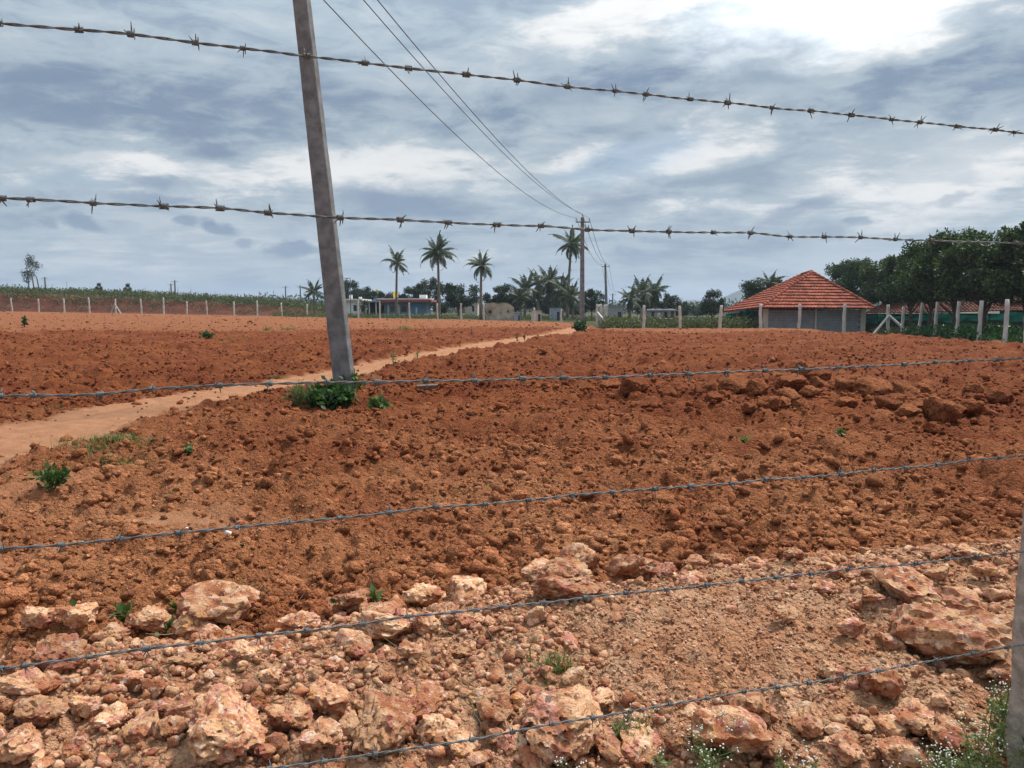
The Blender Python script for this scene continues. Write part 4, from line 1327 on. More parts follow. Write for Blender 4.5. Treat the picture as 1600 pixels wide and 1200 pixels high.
def make_long_roofs():
    for lab, e0, e1, r0, r1, zg, n in (
        ('long low shed with weathered tile roof behind the orchard trees', pt(1352, 490, 64.5), pt(1700, 484, 55), pt(1395, 468, 69), pt(1700, 452, 60), -0.4, 12),
        ('taller tiled roof at the right edge behind the orchard', pt(1566, 470, 59.5), pt(1730, 468, 56.5), pt(1585, 443, 63), pt(1730, 441, 60), -0.4, 12)):
        org = np.array([(e0[0] + e1[0]) / 2, (e0[1] + e1[1]) / 2, zg])
        root = empty('long_shed', tuple(org))
        tag(root, lab, 'shed')
        tile_slope(root, e0 - org, e1 - org, r0 - org, r1 - org, n, M['tile_old'])
        back0, back1 = r0 + (r0 - e0) * np.array([1, 1, -1]), r1 + (r1 - e1) * np.array([1, 1, -1])
        tile_slope(root, back1 - org, back0 - org, r1 - org, r0 - org, n, M['tile_old'])
        hip_cap(root, r0 - org, r1 - org, M['tile_old'])
        b = MB(); quad_box(b, (e0 - org)[:2] + np.array([0.3, 0.7]), (e1 - org)[:2] + np.array([-0.3, 0.7]), -0.3, e0[2] - org[2] - 0.02, 0.2)
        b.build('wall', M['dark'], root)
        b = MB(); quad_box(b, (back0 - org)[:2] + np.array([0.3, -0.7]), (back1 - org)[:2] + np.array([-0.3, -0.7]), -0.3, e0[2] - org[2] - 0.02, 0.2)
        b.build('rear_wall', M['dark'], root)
    net(pt(1352, 491, 63.5), pt(1371, 491, 62.6), pt(1360, 506, 63)[2], 'narrow green shade net at the right corner of the tiled shed', 2, 0.2)
    net(pt(1372, 491, 59.4), pt(1436, 490, 57.6), pt(1400, 503, 58)[2], 'sagging green shade net just right of the tiled shed', 3, 0.3)
    net(pt(1440, 489, 57.4), pt(1545, 487, 54.6), pt(1500, 505, 55)[2], 'long green shade net behind the orchard posts', 4, 0.25)
    net(pt(1548, 487, 54.4), pt(1690, 484, 51.2), pt(1600, 504, 52)[2], 'green shade net at the right edge behind the crop', 5, 0.25)

def window(root, x0, x1, z0, z1, y, frame='white'):
    b = MB(); t = 0.05
    for a, c in (((x0 - t, y - 0.05, z0 - t), (x1 + t, y - 0.005, z0)), ((x0 - t, y - 0.05, z1), (x1 + t, y - 0.005, z1 + t)),
                 ((x0 - t, y - 0.05, z0), (x0, y - 0.005, z1)), ((x1, y - 0.05, z0), (x1 + t, y - 0.005, z1))):
        b.box(a, c)
    w = b.build('window', M[frame], root)
    b = MB(); b.box((x0, y - 0.025, z0), (x1, y - 0.004, z1)); b.build('pane', M['glass'], w)

def flat_house(px0, px1, roof_y, base_z, Y, depth, wallmat, label, name='house', roofmat='white', over=0.35, slab=0.22):
    a, c = pt(px0, roof_y, Y), pt(px1, roof_y, Y)
    w = c[0] - a[0]; h = a[2] - base_z
    root = empty(name, ((a[0] + c[0]) / 2, Y, base_z))
    tag(root, label, 'house')
    b = MB(); b.box((-w / 2, 0, -0.4), (w / 2, depth, h - slab)); b.build('wall', M[wallmat], root)
    b = MB(); b.box((-w / 2 - over, -over * 1.6, h - slab + 0.004), (w / 2 + over, depth + over, h)); b.build('roof', M[roofmat], root)
    return root, w, h

def make_houses():
    # blue-grey house with red roof edge
    r, w, h = flat_house(600, 666, 468, 0.1, 116, 6, 'blue_grey', 'low blue grey house with red roof edge behind the fence', roofmat='maroon', over=0.9, slab=0.36)
    b = MB(); b.box((-w / 2 - 1.0, -0.3, h + 0.004), (w / 2 + 0.6, 5.0, h + 0.16)); b.build('parapet', M['white'], r)
    b = MB(); b.box((-w / 2 - 0.02, -0.08, -0.3), (w / 2 + 0.02, -0.004, 0.75)); b.build('plinth', M['white'], r)
    b = MB(); b.box((w * 0.13, -0.10, 0.755), (w * 0.42, -0.004, h - 0.6)); b.build('blue_bay', M['blue'], r)
    for f in (-0.40, -0.15, 0.10):
        b = MB(); b.box((w * f - 0.11, -0.14, 0.76), (w * f + 0.11, -0.006, h - 0.75)); b.build('pilaster', M['white'], r)
    for f0, f1 in ((-0.34, -0.21), (-0.09, 0.04)):
        window(r, w * f0, w * f1, 1.1, h - 1.0, -0.02, 'blue_grey')
    b = MB(); b.box((w * 0.25, -0.17, 0.76), (w * 0.29, -0.105, h - 1.2)); b.build('window', M['white'], r)
    b = MB(); b.box((-w / 2 - 0.9, 0.3, 0), (-w / 2 - 0.05, 0.4, h - 0.8)); b.build('door', M['dark'], r)
    b = MB(); b.box((w * 0.30, 2.0, h + 0.165), (w * 0.46, 4.0, h + 0.75)); b.build('stair_head', M['white'], r)
    # yellow water tank on the roof
    t = pt(618, 463, 119)
    root = empty('water_tank', (t[0], 119, h + 0.26 + 0.0))
    tag(root, 'square yellow tank standing on the blue grey house roof', 'water tank')
    b = MB(); b.box((-0.34, -0.3, 0.25), (0.34, 0.3, 1.05)); b.build('tank', M['yellow'], root)
    b = MB(); b.box((-0.28, -0.25, 0.0), (0.28, 0.25, 0.245)); b.build('stand', M['white'], root)
    # white house with dark porch
    r, w, h = flat_house(524, 563, 467, 0.1, 113, 7, 'white', 'white flat roofed house half hidden by the leaning pole')
    window(r, w * 0.22, w * 0.36, 1.2, 2.1, 0.0)
    for x in (-0.9, 0.2, 1.6):
        b = MB(); b.box((x - 0.2, 1.0, h + 0.004), (x + 0.2, 1.4, h + 0.3 + 0.3 * (x == 0.2))); b.build('roof_block', M['white'], r)
    a, c = pt(566, 469, 114), pt(588, 469, 114)
    root = empty('porch', ((a[0] + c[0]) / 2, 114, 0.1))
    tag(root, 'open porch with dark interior and slim white posts between the houses', 'porch')
    w = c[0] - a[0]; h = a[2] - 0.1
    b = MB(); b.box((-w / 2, 3, -0.3), (w / 2, 3.2, h - 0.3)); b.build('wall', M['dark'], root)  # back wall coloured dark to stand for the shade inside the porch
    b = MB(); b.box((-w / 2 - 0.2, -0.6, h - 0.28), (w / 2 + 0.5, 3.4, h - 0.12)); b.build('roof', M['sheet'], root)
    b = MB(); b.box((-w / 2, -0.1, -0.3), (w / 2, 0.05, 0.65)); b.build('parapet', M['white'], root)
    for f in (-0.46, 0.0, 0.47):
        b = MB(); b.box((w * f - 0.07, -0.06, 0.655), (w * f + 0.07, 0.06, h - 0.285)); b.build('post', M['white'], root)
    # pale-green house behind the trees, right of the palm
    r, w, h = flat_house(727, 746, 467, 0.1, 122, 6, 'plaster', 'small pale house beside the dark tree left of the third palm')
    window(r, w * 0.05, w * 0.25, 1.1, 2.0, 0.0)
    # colourful shrine tower above the trees
    t = pt(590, 455, 135)
    root = empty('shrine_tower', (t[0], 135, 0.2))
    tag(root, 'small painted tower with yellow star ornament above the trees', 'tower')
    for k, (hw, z0, z1, m) in enumerate(((1.3, 0, 3.2, 'white'), (0.95, 3.205, 4.1, 'blue'), (0.65, 4.105, 4.6, 'white'))):
        b = MB(); b.box((-hw - 1.0 * 0, -hw, z0), (hw, hw, z1)); b.build('tier', M[m], root)
    V, F = [], []
    for s in (-1, 1):
        for i in range(10):
            rr = 0.50 if i % 2 == 0 else 0.23
            V.append((rr * math.sin(i * math.pi / 5), -0.72 + 0.05 * s, 4.45 + rr * math.cos(i * math.pi / 5)))
    F = [tuple(range(10)), tuple(range(19, 9, -1))] + [(i, 10 + i, 10 + (i + 1) % 10, (i + 1) % 10) for i in range(10)]
    link('star', mesh_of('star', V, F, M['yellow']), root)
    # stained ruin wall
    a, c = pt(759, 474, 92), pt(803, 477, 92)
    g0 = float(T0((a[0] + c[0]) / 2, 92)) - 0.1
    root = empty('stained_building', ((a[0] + c[0]) / 2, 92, g0))
    tag(root, 'low stained cream building with small dark openings and no roof', 'building')
    w = c[0] - a[0]; h = a[2] - g0
    b = MB()
    n = 16
    tops = [h * (1.02 - 0.03 * math.sin(i * 1.1) - (0.18 * max(0, i - 13) / 2)) for i in range(n + 1)]
    V = [(-w / 2 + w * i / n, 0, z) for i in range(n + 1) for z in (-0.3, tops[i])] + [(-w / 2 + w * i / n, 3.5, z) for i in range(n + 1) for z in (-0.3, tops[i])]
    k = 2 * (n + 1)
    F = []
    for i in range(n):
        F += [(2 * i, 2 * i + 2, 2 * i + 3, 2 * i + 1), (k + 2 * i + 1, k + 2 * i + 3, k + 2 * i + 2, k + 2 * i), (2 * i + 1, 2 * i + 3, k + 2 * i + 3, k + 2 * i + 1)]
    F += [(0, 1, k + 1, k), (2 * n + 1, 2 * n, k + 2 * n, k + 2 * n + 1)]
    b.add(V, F); b.build('wall', M['stained'], root)
    for f, ww, z0, z1 in ((-0.40, 0.38, 0.9, 1.25), (0.26, 0.2, 1.0, 1.25), (0.02, 0.12, 0.85, 1.0)):
        b = MB(); b.box((w * f, -0.02, z0), (w * f + ww, -0.004, z1)); b.build('opening_shade', M['dark'], root)  # dark panel on the wall face, painted shade of a hole
    # small cream hut and grey sheet wall
    for px0, px1, ry, Y, m, lab in ((831, 846, 486, 84, 'plaster', 'tiny cream hut behind the middle fence'), (860, 876, 482, 96, 'sheet', 'plain grey sheet metal wall beyond the middle fence'),
                                  (952, 973, 479.5, 88, 'grey_wall', 'dark grey ruined block room right of the post cluster'), (804, 813, 489, 88, 'sheet', 'small grey box like hut beside the stained building')):
        a, c = pt(px0, ry, Y), pt(px1, ry, Y)
        g0 = float(T0(a[0], Y)) - 0.2
        root = empty('hut', ((a[0] + c[0]) / 2, Y, g0)); tag(root, lab, 'hut')
        w, h = c[0] - a[0], a[2] - g0
        b = MB(); b.box((-w / 2, 0, -0.3), (w / 2, 2.5, h)); b.build('wall', M[m], root)
        b = MB(); b.box((-w / 2 - 0.06, -0.08, h + 0.004), (w / 2 + 0.06, 2.6, h + 0.08)); b.build('roof', M['grey_wall'], root)
        b = MB(); b.box((w * 0.15, -0.03, 0), (w * 0.4, -0.004, h * 0.75)); b.build('door', M['dark'], root)
    # grey house among the palms
    r, w, h = flat_house(1011, 1056, 484, -0.35, 92, 5, 'grey_wall', 'low grey house with dark windows left of the tiled shed', roofmat='grey_wall', over=0.15, slab=0.15)
    for f0, f1 in ((-0.35, -0.25), (0.10, 0.20)):
        window(r, w * f0, w * f1, 0.9, 1.6, 0.0, 'grey_wall')
    b = MB(); b.box((w * -0.13, -0.03, 0), (w * -0.04, -0.004, 1.5)); b.build('door', M['white'], r)
    b = MB(); b.box((w * 0.33, -0.03, 0), (w * 0.43, -0.004, 1.7)); b.build('door', M['door'], r)
    rng = np.random.default_rng(2)
    for i in range(12):
        x = -w / 2 + w * (i + 0.5) / 12
        b = MB(); b.box((x - 0.13, -0.05, h + 0.004), (x + 0.13, 0.2, h + rng.uniform(0.06, 0.16))); b.build('brick', M['white'], r)
    # white boundary wall
    a, c = pt(1074, 495, 110), pt(1104, 496, 110)
    b = MB(); b.box((0, 0, -1.0), (c[0] - a[0], 0.2, a[2] + 0.4)); b.box((-0.05, -0.05, a[2] + 0.402), (c[0] - a[0] + 0.05, 0.25, a[2] + 0.5))
    tag(b.build('boundary_wall', M['white'], None, False, (a[0], 110, -0.4)), 'short white boundary wall between the trees', 'wall')
make_shed()
make_long_roofs()
make_houses()

# ------------------------------------------------------------------ plants
def leaves(C, size, rng, up=0.3, aspect=0.45, fold=0.25):
    """leaf blades (folded rhombs) at the points C"""
    n = len(C)
    d = rng.normal(size=(n, 3)); d[:, 2] += up * 0.5
    d /= np.linalg.norm(d, axis=1)[:, None]
    q = rng.normal(size=(n, 3)); q[:, 2] += up
    s = np.cross(d, q); s /= np.linalg.norm(s, axis=1)[:, None] + 1e-9
    nn = np.cross(s, d)
    L = size * rng.uniform(0.7, 1.3, n)
    L = L[:, None]
    m = C + d * L * 0.5
    V = np.stack([C, m + s * L * aspect * 0.5 + nn * L * fold * 0.3, C + d * L, m - s * L * aspect * 0.5 + nn * L * fold * 0.3], 1).reshape(-1, 3)
    i = np.arange(n)[:, None] * 4
    F = np.concatenate([i + np.array([[0, 1, 2]]), i + np.array([[0, 2, 3]])]).astype(np.int32)
    return V, F, np.repeat(rng.random(n), 4)

def crown_points(rng, n, rx, rz, nclump, hollow=0.35, lumpy=0.30):
    """leaf positions gathered in clumps through an uneven crown"""
    c = rng.normal(size=(nclump, 3)); c /= np.linalg.norm(c, axis=1)[:, None]
    c *= (hollow + (1 - hollow) * rng.random(nclump) ** 0.5)[:, None]
    c[:, 2] = np.where(c[:, 2] < -0.45, -0.45 + 0.25 * (c[:, 2] + 0.45), c[:, 2])
    r = rng.uniform(0.16, lumpy + 0.05, nclump)
    k = rng.integers(0, nclump, n)
    v = rng.normal(size=(n, 3)); v /= np.linalg.norm(v, axis=1)[:, None]
    p = c[k] + v * (r[k] * rng.random(n) ** 0.4)[:, None]
    return p * np.array([rx, rx, rz]), c * np.array([rx, rx, rz])

def make_tree_mesh(seed, height, rx, rz, n, leaf, leafmat, trunk_r=0.14, nclump=42, clear=0.32, lean=0.0):
    rng = np.random.default_rng(seed)
    cz = height - rz
    P, C = crown_points(rng, n, rx, rz, nclump)
    V, F, sh = leaves(P + np.array([lean, 0, cz]), leaf, rng)
    crown = mesh_of('crown', V, F, leafmat, False, {'tint': np.clip(sh ** 1.6, 0, 1)})
    b = MB()
    z0 = height * clear
    b.tube([(0, 0, -0.3), (lean * 0.2, 0.02, z0 * 0.5), (lean * 0.5, -0.03, z0), (lean, 0, cz)], [trunk_r * 1.25, trunk_r, trunk_r * 0.85, trunk_r * 0.3], 8)
    for k in rng.choice(len(C), min(9, len(C)), replace=False):
        e = C[k] * 0.85 + np.array([lean, 0, cz])
        s = np.array([lean * 0.5, 0, z0 * rng.uniform(0.75, 1.15)])
        b.tube([s, (s + e) / 2 + rng.normal(0, 0.12, 3) + np.array([0, 0, -0.1]), e], [trunk_r * 0.5, trunk_r * 0.3, trunk_r * 0.1], 6)
    trunk = mesh_of('trunk', np.concatenate(b.V), b.F, M['bark'], True)
    return trunk, crown

def put_tree(meshes, name, loc, label, cat, group, scale=1.0, rz=0.0, sz=None):
    r = empty(name, loc, rz)
    r.scale = (scale, scale, sz or scale)
    tag(r, label, cat, group)
    link('trunk', meshes[0], r); link('crown', meshes[1], r)
    return r

def make_orchard():
    protos = [make_tree_mesh(700 + i, 5.6, 2.05, 2.0, 13000, 0.20, M['leaf_dark'], 0.12, 34, 0.30) for i in range(4)]
    spec = [(1322, 413, 82, 'leftmost and smallest'), (1352, 408, 77, 'second from the left'), (1392, 398, 67, 'third from the left'), (1428, 392, 58, 'fourth from the left'), (1460, 378, 52, 'fifth from the left'),
            (1498, 366, 47, 'sixth from the left'), (1546, 353, 42.5, 'tallest, left of the right edge'), (1612, 352, 40, 'last, cut by the right edge'), (1700, 340, 36, 'one hidden beyond the right edge')]
    for i, (px, ty, Y, w) in enumerate(spec):
        t = W(px, ty, Y)
        g0 = float(T0(t.x, Y))
        s = (t.z - g0) / 5.6
        put_tree(protos[i % 4], 'orchard_tree', (t.x, Y, g0), 'dark dense orchard tree in the row beside the shed, ' + w, 'tree', 'orchard trees', s * (1.0 if i < 7 else 1.0), i * 1.7, s)

def make_far_trees():
    protos = [make_tree_mesh(720 + i, 6.0, 2.6, 2.3, 5200, 0.34, M['leaf_far'], 0.16, 36, 0.28) for i in range(3)]
    spec = [(533, 446, 130, 1.0, 'dark round tree beside the leaning pole'), (566, 450, 132, 1.1, 'dark spreading tree above the white porch'), (606, 452, 130, 0.9, 'small dark tree left of the yellow tank'),
            (640, 450, 128, 0.9, 'dark tree right of the yellow tank'), (670, 436, 126, 0.85, 'taller dark tree behind the tall palm'), (716, 438, 112, 1.1, 'broad dark tree between the tall palm and the third palm'),
            (783, 447, 108, 1.15, 'rounded dense tree above the stained building'), (806, 452, 125, 0.9, 'dark tree at the right end of the stained building'), (925, 447, 100, 0.8, 'dark tree just right of the upright pole'), (860, 470, 110, 1.0, 'low dark tree between the grey sheet wall and the upright pole'),
            (1046, 460, 105, 1.0, 'dark tree right of the palm group behind the grey house'), (1066, 468, 110, 0.8, 'low dark tree right of the grey house'), (1113, 455, 90, 0.75, 'bushy tree left of the tiled shed'), (1088, 478, 140, 0.9, 'faint low tree between the grey house and the shed'),
            (1192, 428, 84, 0.95, 'dark tree mixed with palms behind the shed roof'), (842, 452, 124, 1.0, 'dark tree inside the middle palm clump'), (872, 455, 120, 1.0, 'dark tree at the right of the middle palm clump'), (1010, 462, 112, 1.1, 'dark tree behind the palm group near the grey house'), (548, 440, 136, 0.9, 'tall dark tree behind the white house'), (588, 458, 140, 1.0, 'dark tree behind the shrine tower'), (690, 470, 122, 0.8, 'low dark tree at the right end of the blue house'), (900, 478, 120, 1.0, 'low dark bush behind the upright pole')]
    for i, (px, ty, Y, wd, lab) in enumerate(spec):
        t = W(px, ty, Y); g0 = float(T0(t.x, Y)) - 0.1
        s = (t.z - g0) / 6.0
        put_tree(protos[i % 3], 'broadleaf_tree', (t.x, Y, g0), lab, 'tree', 'far broadleaf trees', max(s, 0.62) * wd, i * 2.3, s)
    # sparse eucalyptus on the left bank
    rng = np.random.default_rng(44)
    t = W(43, 395, 128); g0 = float(T0(t.x, 128))
    H = t.z - g0
    root = empty('eucalyptus_tree', (t.x, 128, g0)); tag(root, 'tall sparse tree with thin trunks alone on the left bank', 'tree')
    b = MB()
    cl = []
    for k in range(3):
        x = (k - 1) * 0.45
        b.tube([(x * 2 + 0.8, 0, -0.3), (x * 1.6 + 0.5, 0.1, H * 0.4), (x * 0.8, 0, H * (0.82 - 0.1 * k))], [0.12, 0.08, 0.03], 6)
    b.build('trunk', M['palm_bark'], root, True)
    C = []
    for k in range(15):
        f = rng.uniform(0.32, 0.97)
        c = np.array([rng.normal(0, 0.62) * (1.15 - f) * 1.5 + (0.1 if f > .6 else -0.1), rng.normal(0, 0.5), H * f])
        C.append(c + rng.normal(0, 0.30, (70, 3)))
    V, F, sh = leaves(np.concatenate(C), 0.30, rng, -0.3, 0.35)
    link('crown', mesh_of('crown', V, F, M['leaf_far'], False, {'tint': sh}), root)
    for px, ty, Y, lab in ((110, 449, 128, 'dark round bush on the left bank skyline'), (154, 443, 140, 'tiny lone sapling on the left bank, nearer the sparse tree'), (199, 444, 150, 'tiny lone sapling on the left bank, farther from the sparse tree'), (322, 458, 125, 'dark bush on the bank behind the ninth post')):
        t = W(px, ty, Y); g0 = float(T0(t.x, Y)); s = max((t.z - g0) / 6.0, 0.12)
        put_tree(protos[0], 'bank_bush', (t.x, Y, g0), lab, 'bush', 'bushes on the left bank', s * 0.55, 1.0, s)

def frond_mesh(seed, L, droop, n=34, leaf=0.62):
    rng = np.random.default_rng(seed)
    t = np.linspace(0, 1, n)
    ang = 0.0 - droop * t ** 1.5
    dx = np.cos(ang); dz = np.sin(ang)
    x = np.concatenate([[0], np.cumsum(dx[:-1])]) * L / n
    z = np.concatenate([[0], np.cumsum(dz[:-1])]) * L / n
    P = np.stack([x, np.zeros(n), z], -1)
    b = MB()
    b.tube(P, np.linspace(0.05, 0.012, n), 4, 0.7)
    T = np.gradient(P, axis=0); T /= np.linalg.norm(T, axis=1)[:, None]
    for i in range(3, n):
        f = i / n
        ll = leaf * (math.sin(min(f * 1.15 + 0.12, 1.0) * math.pi) ** 0.6 * 0.85 + 0.2) * rng.uniform(0.85, 1.1)
        for s in (-1, 1):
            d = T[i] * 0.62 + np.array([0, s * 0.8, 0]) + np.array([0, 0, -0.55 + rng.normal(0, 0.16)])
            d /= np.linalg.norm(d)
            w = T[i] * 0.062
            a = P[i]; m = a + d * ll * 0.55; e = a + d * ll + np.array([0, 0, -0.16 * ll])
            b.add([a - w * 0.6, a + w * 0.6, m + w, m - w, e], [(0, 1, 2, 3), (3, 2, 4)], rng.random())
    return mesh_of('frond', np.concatenate(b.V), b.F, M['palm_leaf'], False, {'tint': np.concatenate(b.sh)})

def make_palms():
    fr = [frond_mesh(800 + i, 3.35, d, leaf=0.78) for i, d in enumerate((0.55, 1.0, 1.45, 1.9, 2.3))]
    rng = np.random.default_rng(81)
    def palm(px, ty, Y, size, lab, n=22, bend=0.0, skirt=0.0, sx=1.0, base=None):
        c = W(px, ty, Y)
        g0 = float(T0(c.x, Y)) - 0.1
        top = c.z - 1.55 * size - g0
        root = empty('coconut_palm', (c.x - bend, Y, g0)); tag(root, lab, 'palm', 'coconut palms')
        b = MB()
        t = np.linspace(0, 1, 9)
        b.tube(np.stack([bend * t ** 1.6, 0 * t, -0.3 + (top + 0.3) * t], -1), 0.17 * (1.35 - 0.55 * t) * (0.7 + 0.3 * size), 8)
        b.build('trunk', M['palm_bark'], root, True)
        for k in range(n):
            f = (k + 0.5) / n
            el = R(82) - R(122 + skirt) * f ** 0.9 + rng.normal(0, 0.09)
            az = k * 2.39996 + rng.normal(0, 0.16)
            me = fr[min(int(f * 5), 4) if rng.random() < 0.7 else int(rng.integers(0, 4))]
            o = link('frond', me, root, (bend, 0, top))
            o.rotation_euler = (rng.normal(0, 0.35), -el, az)
            s = size * rng.uniform(0.72, 1.12)
            o.scale = (s, s, s)
    palm(620, 396, 112, 0.82, 'slim palm left of the tallest house palm, rising over the blue house', 15, 0.2)
    palm(684, 376, 108, 0.98, 'tallest full headed palm beside the blue house', 24, -0.1)
    palm(752, 400, 95, 0.74, 'straight slender palm left of the stained building', 20, 0.1)
    palm(893, 362, 104, 1.0, 'tall palm standing just left of the upright pole', 17, 0.5, 10)
    palm(490, 444, 112, 0.65, 'short palm partly hidden by the leaning pole', 14)
    for px, ty, Y, s, lab in ((822, 436, 112, 0.92, 'leftmost palm of the dense middle clump'), (842, 428, 118, 0.95, 'second palm of the dense middle clump'), (860, 421, 110, 1.0, 'highest palm of the dense middle clump'), (878, 436, 106, 0.9, 'right palm of the dense middle clump'), (893, 448, 98, 0.72, 'low palm at the foot of the tall palm'), (812, 452, 106, 0.7, 'low palm at the left foot of the middle clump'),
                              (985, 452, 98, 0.75, 'leftmost palm of the group behind the grey house'), (1003, 440, 101, 0.9, 'middle palm of the group behind the grey house'), (1022, 438, 106, 0.85, 'rightmost palm of the group behind the grey house'), (568, 470, 108, 0.42, 'small young palm before the white house'), (1203, 428, 80, 0.6, 'bushy palm rising behind the tiled shed roof')):
        palm(px, ty, Y, s, lab, 19, rng.uniform(-0.3, 0.3), 25)

def strip_cover(name, label, cat, pts, hfun, rng, mat, leaf, per, spread):
    """scrub or tall grass that reads as one mass"""
    C = np.repeat(pts, per, 0) + rng.normal(0, 1, (len(pts) * per, 3)) * np.array([spread, spread, 0.0])
    C[:, 2] += hfun(len(C)) * np.repeat(rng.uniform(0.5, 1.3, len(pts)), per)
    V, F, sh = leaves(C, leaf, rng, 0.9, 0.35)
    tag(link(name, mesh_of(name, V, F, mat, False, {'tint': sh})), label, cat, kind='stuff')

def cover():
    rng = np.random.default_rng(90)
    # left bank scrub
    Y = rng.uniform(117, 160, 2600); px = rng.uniform(-60, 525, 2600)
    x = (px - 800) / 1200 * Y
    P = np.stack([x, Y, T0(x, Y)], -1)
    strip_cover('bank_scrub', 'green scrub covering the top of the far left bank', 'scrub', P, lambda n: rng.random(n) ** 1.2 * 0.95, rng, M['leaf_scrub'], 0.36, 26, 0.6)
    Y = rng.uniform(113, 119.5, 420)[:170]; px = rng.uniform(-60, 525, 420)[:170]
    x = (px - 800) / 1200 * Y
    P = np.stack([x, Y, T0(x, Y)], -1)
    strip_cover('slope_scrub', 'weeds straggling down the red face of the left bank', 'scrub', P, lambda n: rng.random(n) ** 1.4 * 0.8, rng, M['leaf_scrub'], 0.30, 24, 0.55)
    Y = rng.uniform(270, 420, 900); px = rng.uniform(380, 1480, 900)
    x = (px - 800) / 1200 * Y
    P = np.stack([x, Y, T0(x, Y)], -1)
    strip_cover('distant_trees', 'dark line of distant trees on the horizon', 'trees', P, lambda n: rng.random(n) ** 0.8 * 4.2, rng, M['leaf_far'], 1.5, 26, 1.6)
    Y = rng.uniform(94, 113, 700); px = rng.uniform(430, 940, 700)
    x = (px - 800) / 1200 * Y
    P = np.stack([x, Y, T0(x, Y)], -1)
    strip_cover('verge_scrub', 'low green weeds in front of the far houses', 'scrub', P, lambda n: rng.random(n) ** 1.5 * 0.55, rng, M['leaf_scrub'], 0.22, 26, 0.4)
    Y = rng.uniform(60, 70, 900); px = rng.uniform(945, 1185, 900)
    x = (px - 800) / 1200 * Y
    P = np.stack([x, Y, T0(x, Y)], -1)
    strip_cover('tall_grass', 'tall green grass between the stone posts and the grey house', 'grass', P, lambda n: rng.random(n) * 1.0, rng, M['leaf_scrub'], 0.24, 34, 0.35)
    Y = rng.uniform(54, 59, 260); px = rng.uniform(1372, 1470, 260)
    x = (px - 800) / 1200 * Y
    P = np.stack([x, Y, T0(x, Y)], -1)
    strip_cover('yard_grass', 'patchy weeds below the green nets right of the shed', 'grass', P, lambda n: rng.random(n) * 0.45, rng, M['leaf_scrub'], 0.16, 24, 0.3)
    # leafy crop along the orchard fence
    Y = rng.uniform(34, 50, 700)
    x = np.interp(Y, [34, 50], [22.6, 25.2]) + rng.uniform(0, 5, 700)
    P = np.stack([x, Y, T0(x, Y)], -1)
    strip_cover('leafy_crop', 'glossy green leafy crop growing behind the orchard posts', 'crop', P, lambda n: rng.random(n) ** 0.7 * 0.78, rng, M['gloss'], 0.20, 46, 0.28)

def grass_tuft(px, py, w, h, lab, mat='grass', n=60, name='grass_tuft', group='grass tufts'):
    rng = np.random.default_rng(int(px * 3 + py))
    p = G(px, py)
    dist = p.length
    sw, sh = w / FPX * dist, h / FPX * dist
    z = float(TT(p.x, p.y))
    b = MB()
    for i in range(n):
        a = rng.uniform(0, 6.28); r = abs(rng.normal(0, 0.33)) * sw
        x, y = r * math.cos(a), r * math.sin(a) * 0.7
        zz = float(TT(p.x + x, p.y + y)) - z - 0.01
        L = sh * rng.uniform(0.5, 1.25)
        d = np.array([rng.normal(0, 0.5), rng.normal(0, 0.5), 1.0]); d /= np.linalg.norm(d)
        s = np.array([-d[1], d[0], 0]) ; s = s / (np.linalg.norm(s) + 1e-6) * max(L * 0.03, 0.0018)
        q = np.array([x, y, zz])
        m = q + d * L * 0.6; e = q + d * L + np.array([d[0], d[1], -0.35]) * L * 0.35
        b.add([q - s, q + s, m + s * 0.8, m - s * 0.8, e], [(0, 1, 2, 3), (3, 2, 4)], rng.random())
    tag(b.build(name, M[mat], None, False, (p.x, p.y, z)), lab, 'grass', group, 'stuff' if w >= 40 else None)

def leafy_weed(px, py, w, h, lab, mat='weed', n=90, leaf=None, name='leafy_weed', group='leafy weeds', cat='weed', aspect=0.6):
    rng = np.random.default_rng(int(px * 5 + py))
    p = G(px, py)
    dist = p.length
    sw, sh = w / FPX * dist, h / FPX * dist
    z = float(TT(p.x, p.y))
    root = empty(name, (p.x, p.y, z)); tag(root, lab, cat, group)
    b = MB(); tips = []
    ns = max(5, n // 12)
    for i in range(ns):
        a = rng.uniform(0, 6.28); rr = rng.random() ** 0.6
        e = np.array([math.cos(a) * rr * sw * 0.5, math.sin(a) * rr * sw * 0.4, sh * (1.0 - 0.55 * rr ** 2) * rng.uniform(0.6, 1.0)])
        b.tube([(0, 0, -0.03), e * np.array([0.4, 0.4, 0.6]), e], [max(0.004, sh * 0.02), max(0.003, sh * 0.013), max(0.0015, sh * 0.006)], 5, 0.6)
        tips.append(e)
    b.build('stem', M[mat], root)
    tips = np.array(tips)
    k = rng.integers(0, ns, n)
    f = rng.uniform(0.3, 1.0, n)[:, None]
    C = tips[k] * np.concatenate([f, f, f ** 0.7], 1) + rng.normal(0, 1, (n, 3)) * sw * 0.05
    C[:, 2] = np.maximum(C[:, 2], 0.01)
    V, F, s = leaves(C, leaf or sw * 0.16, rng, 1.3, aspect)
    link('foliage', mesh_of('foliage', V, F, M[mat], False, {'tint': s}), root)

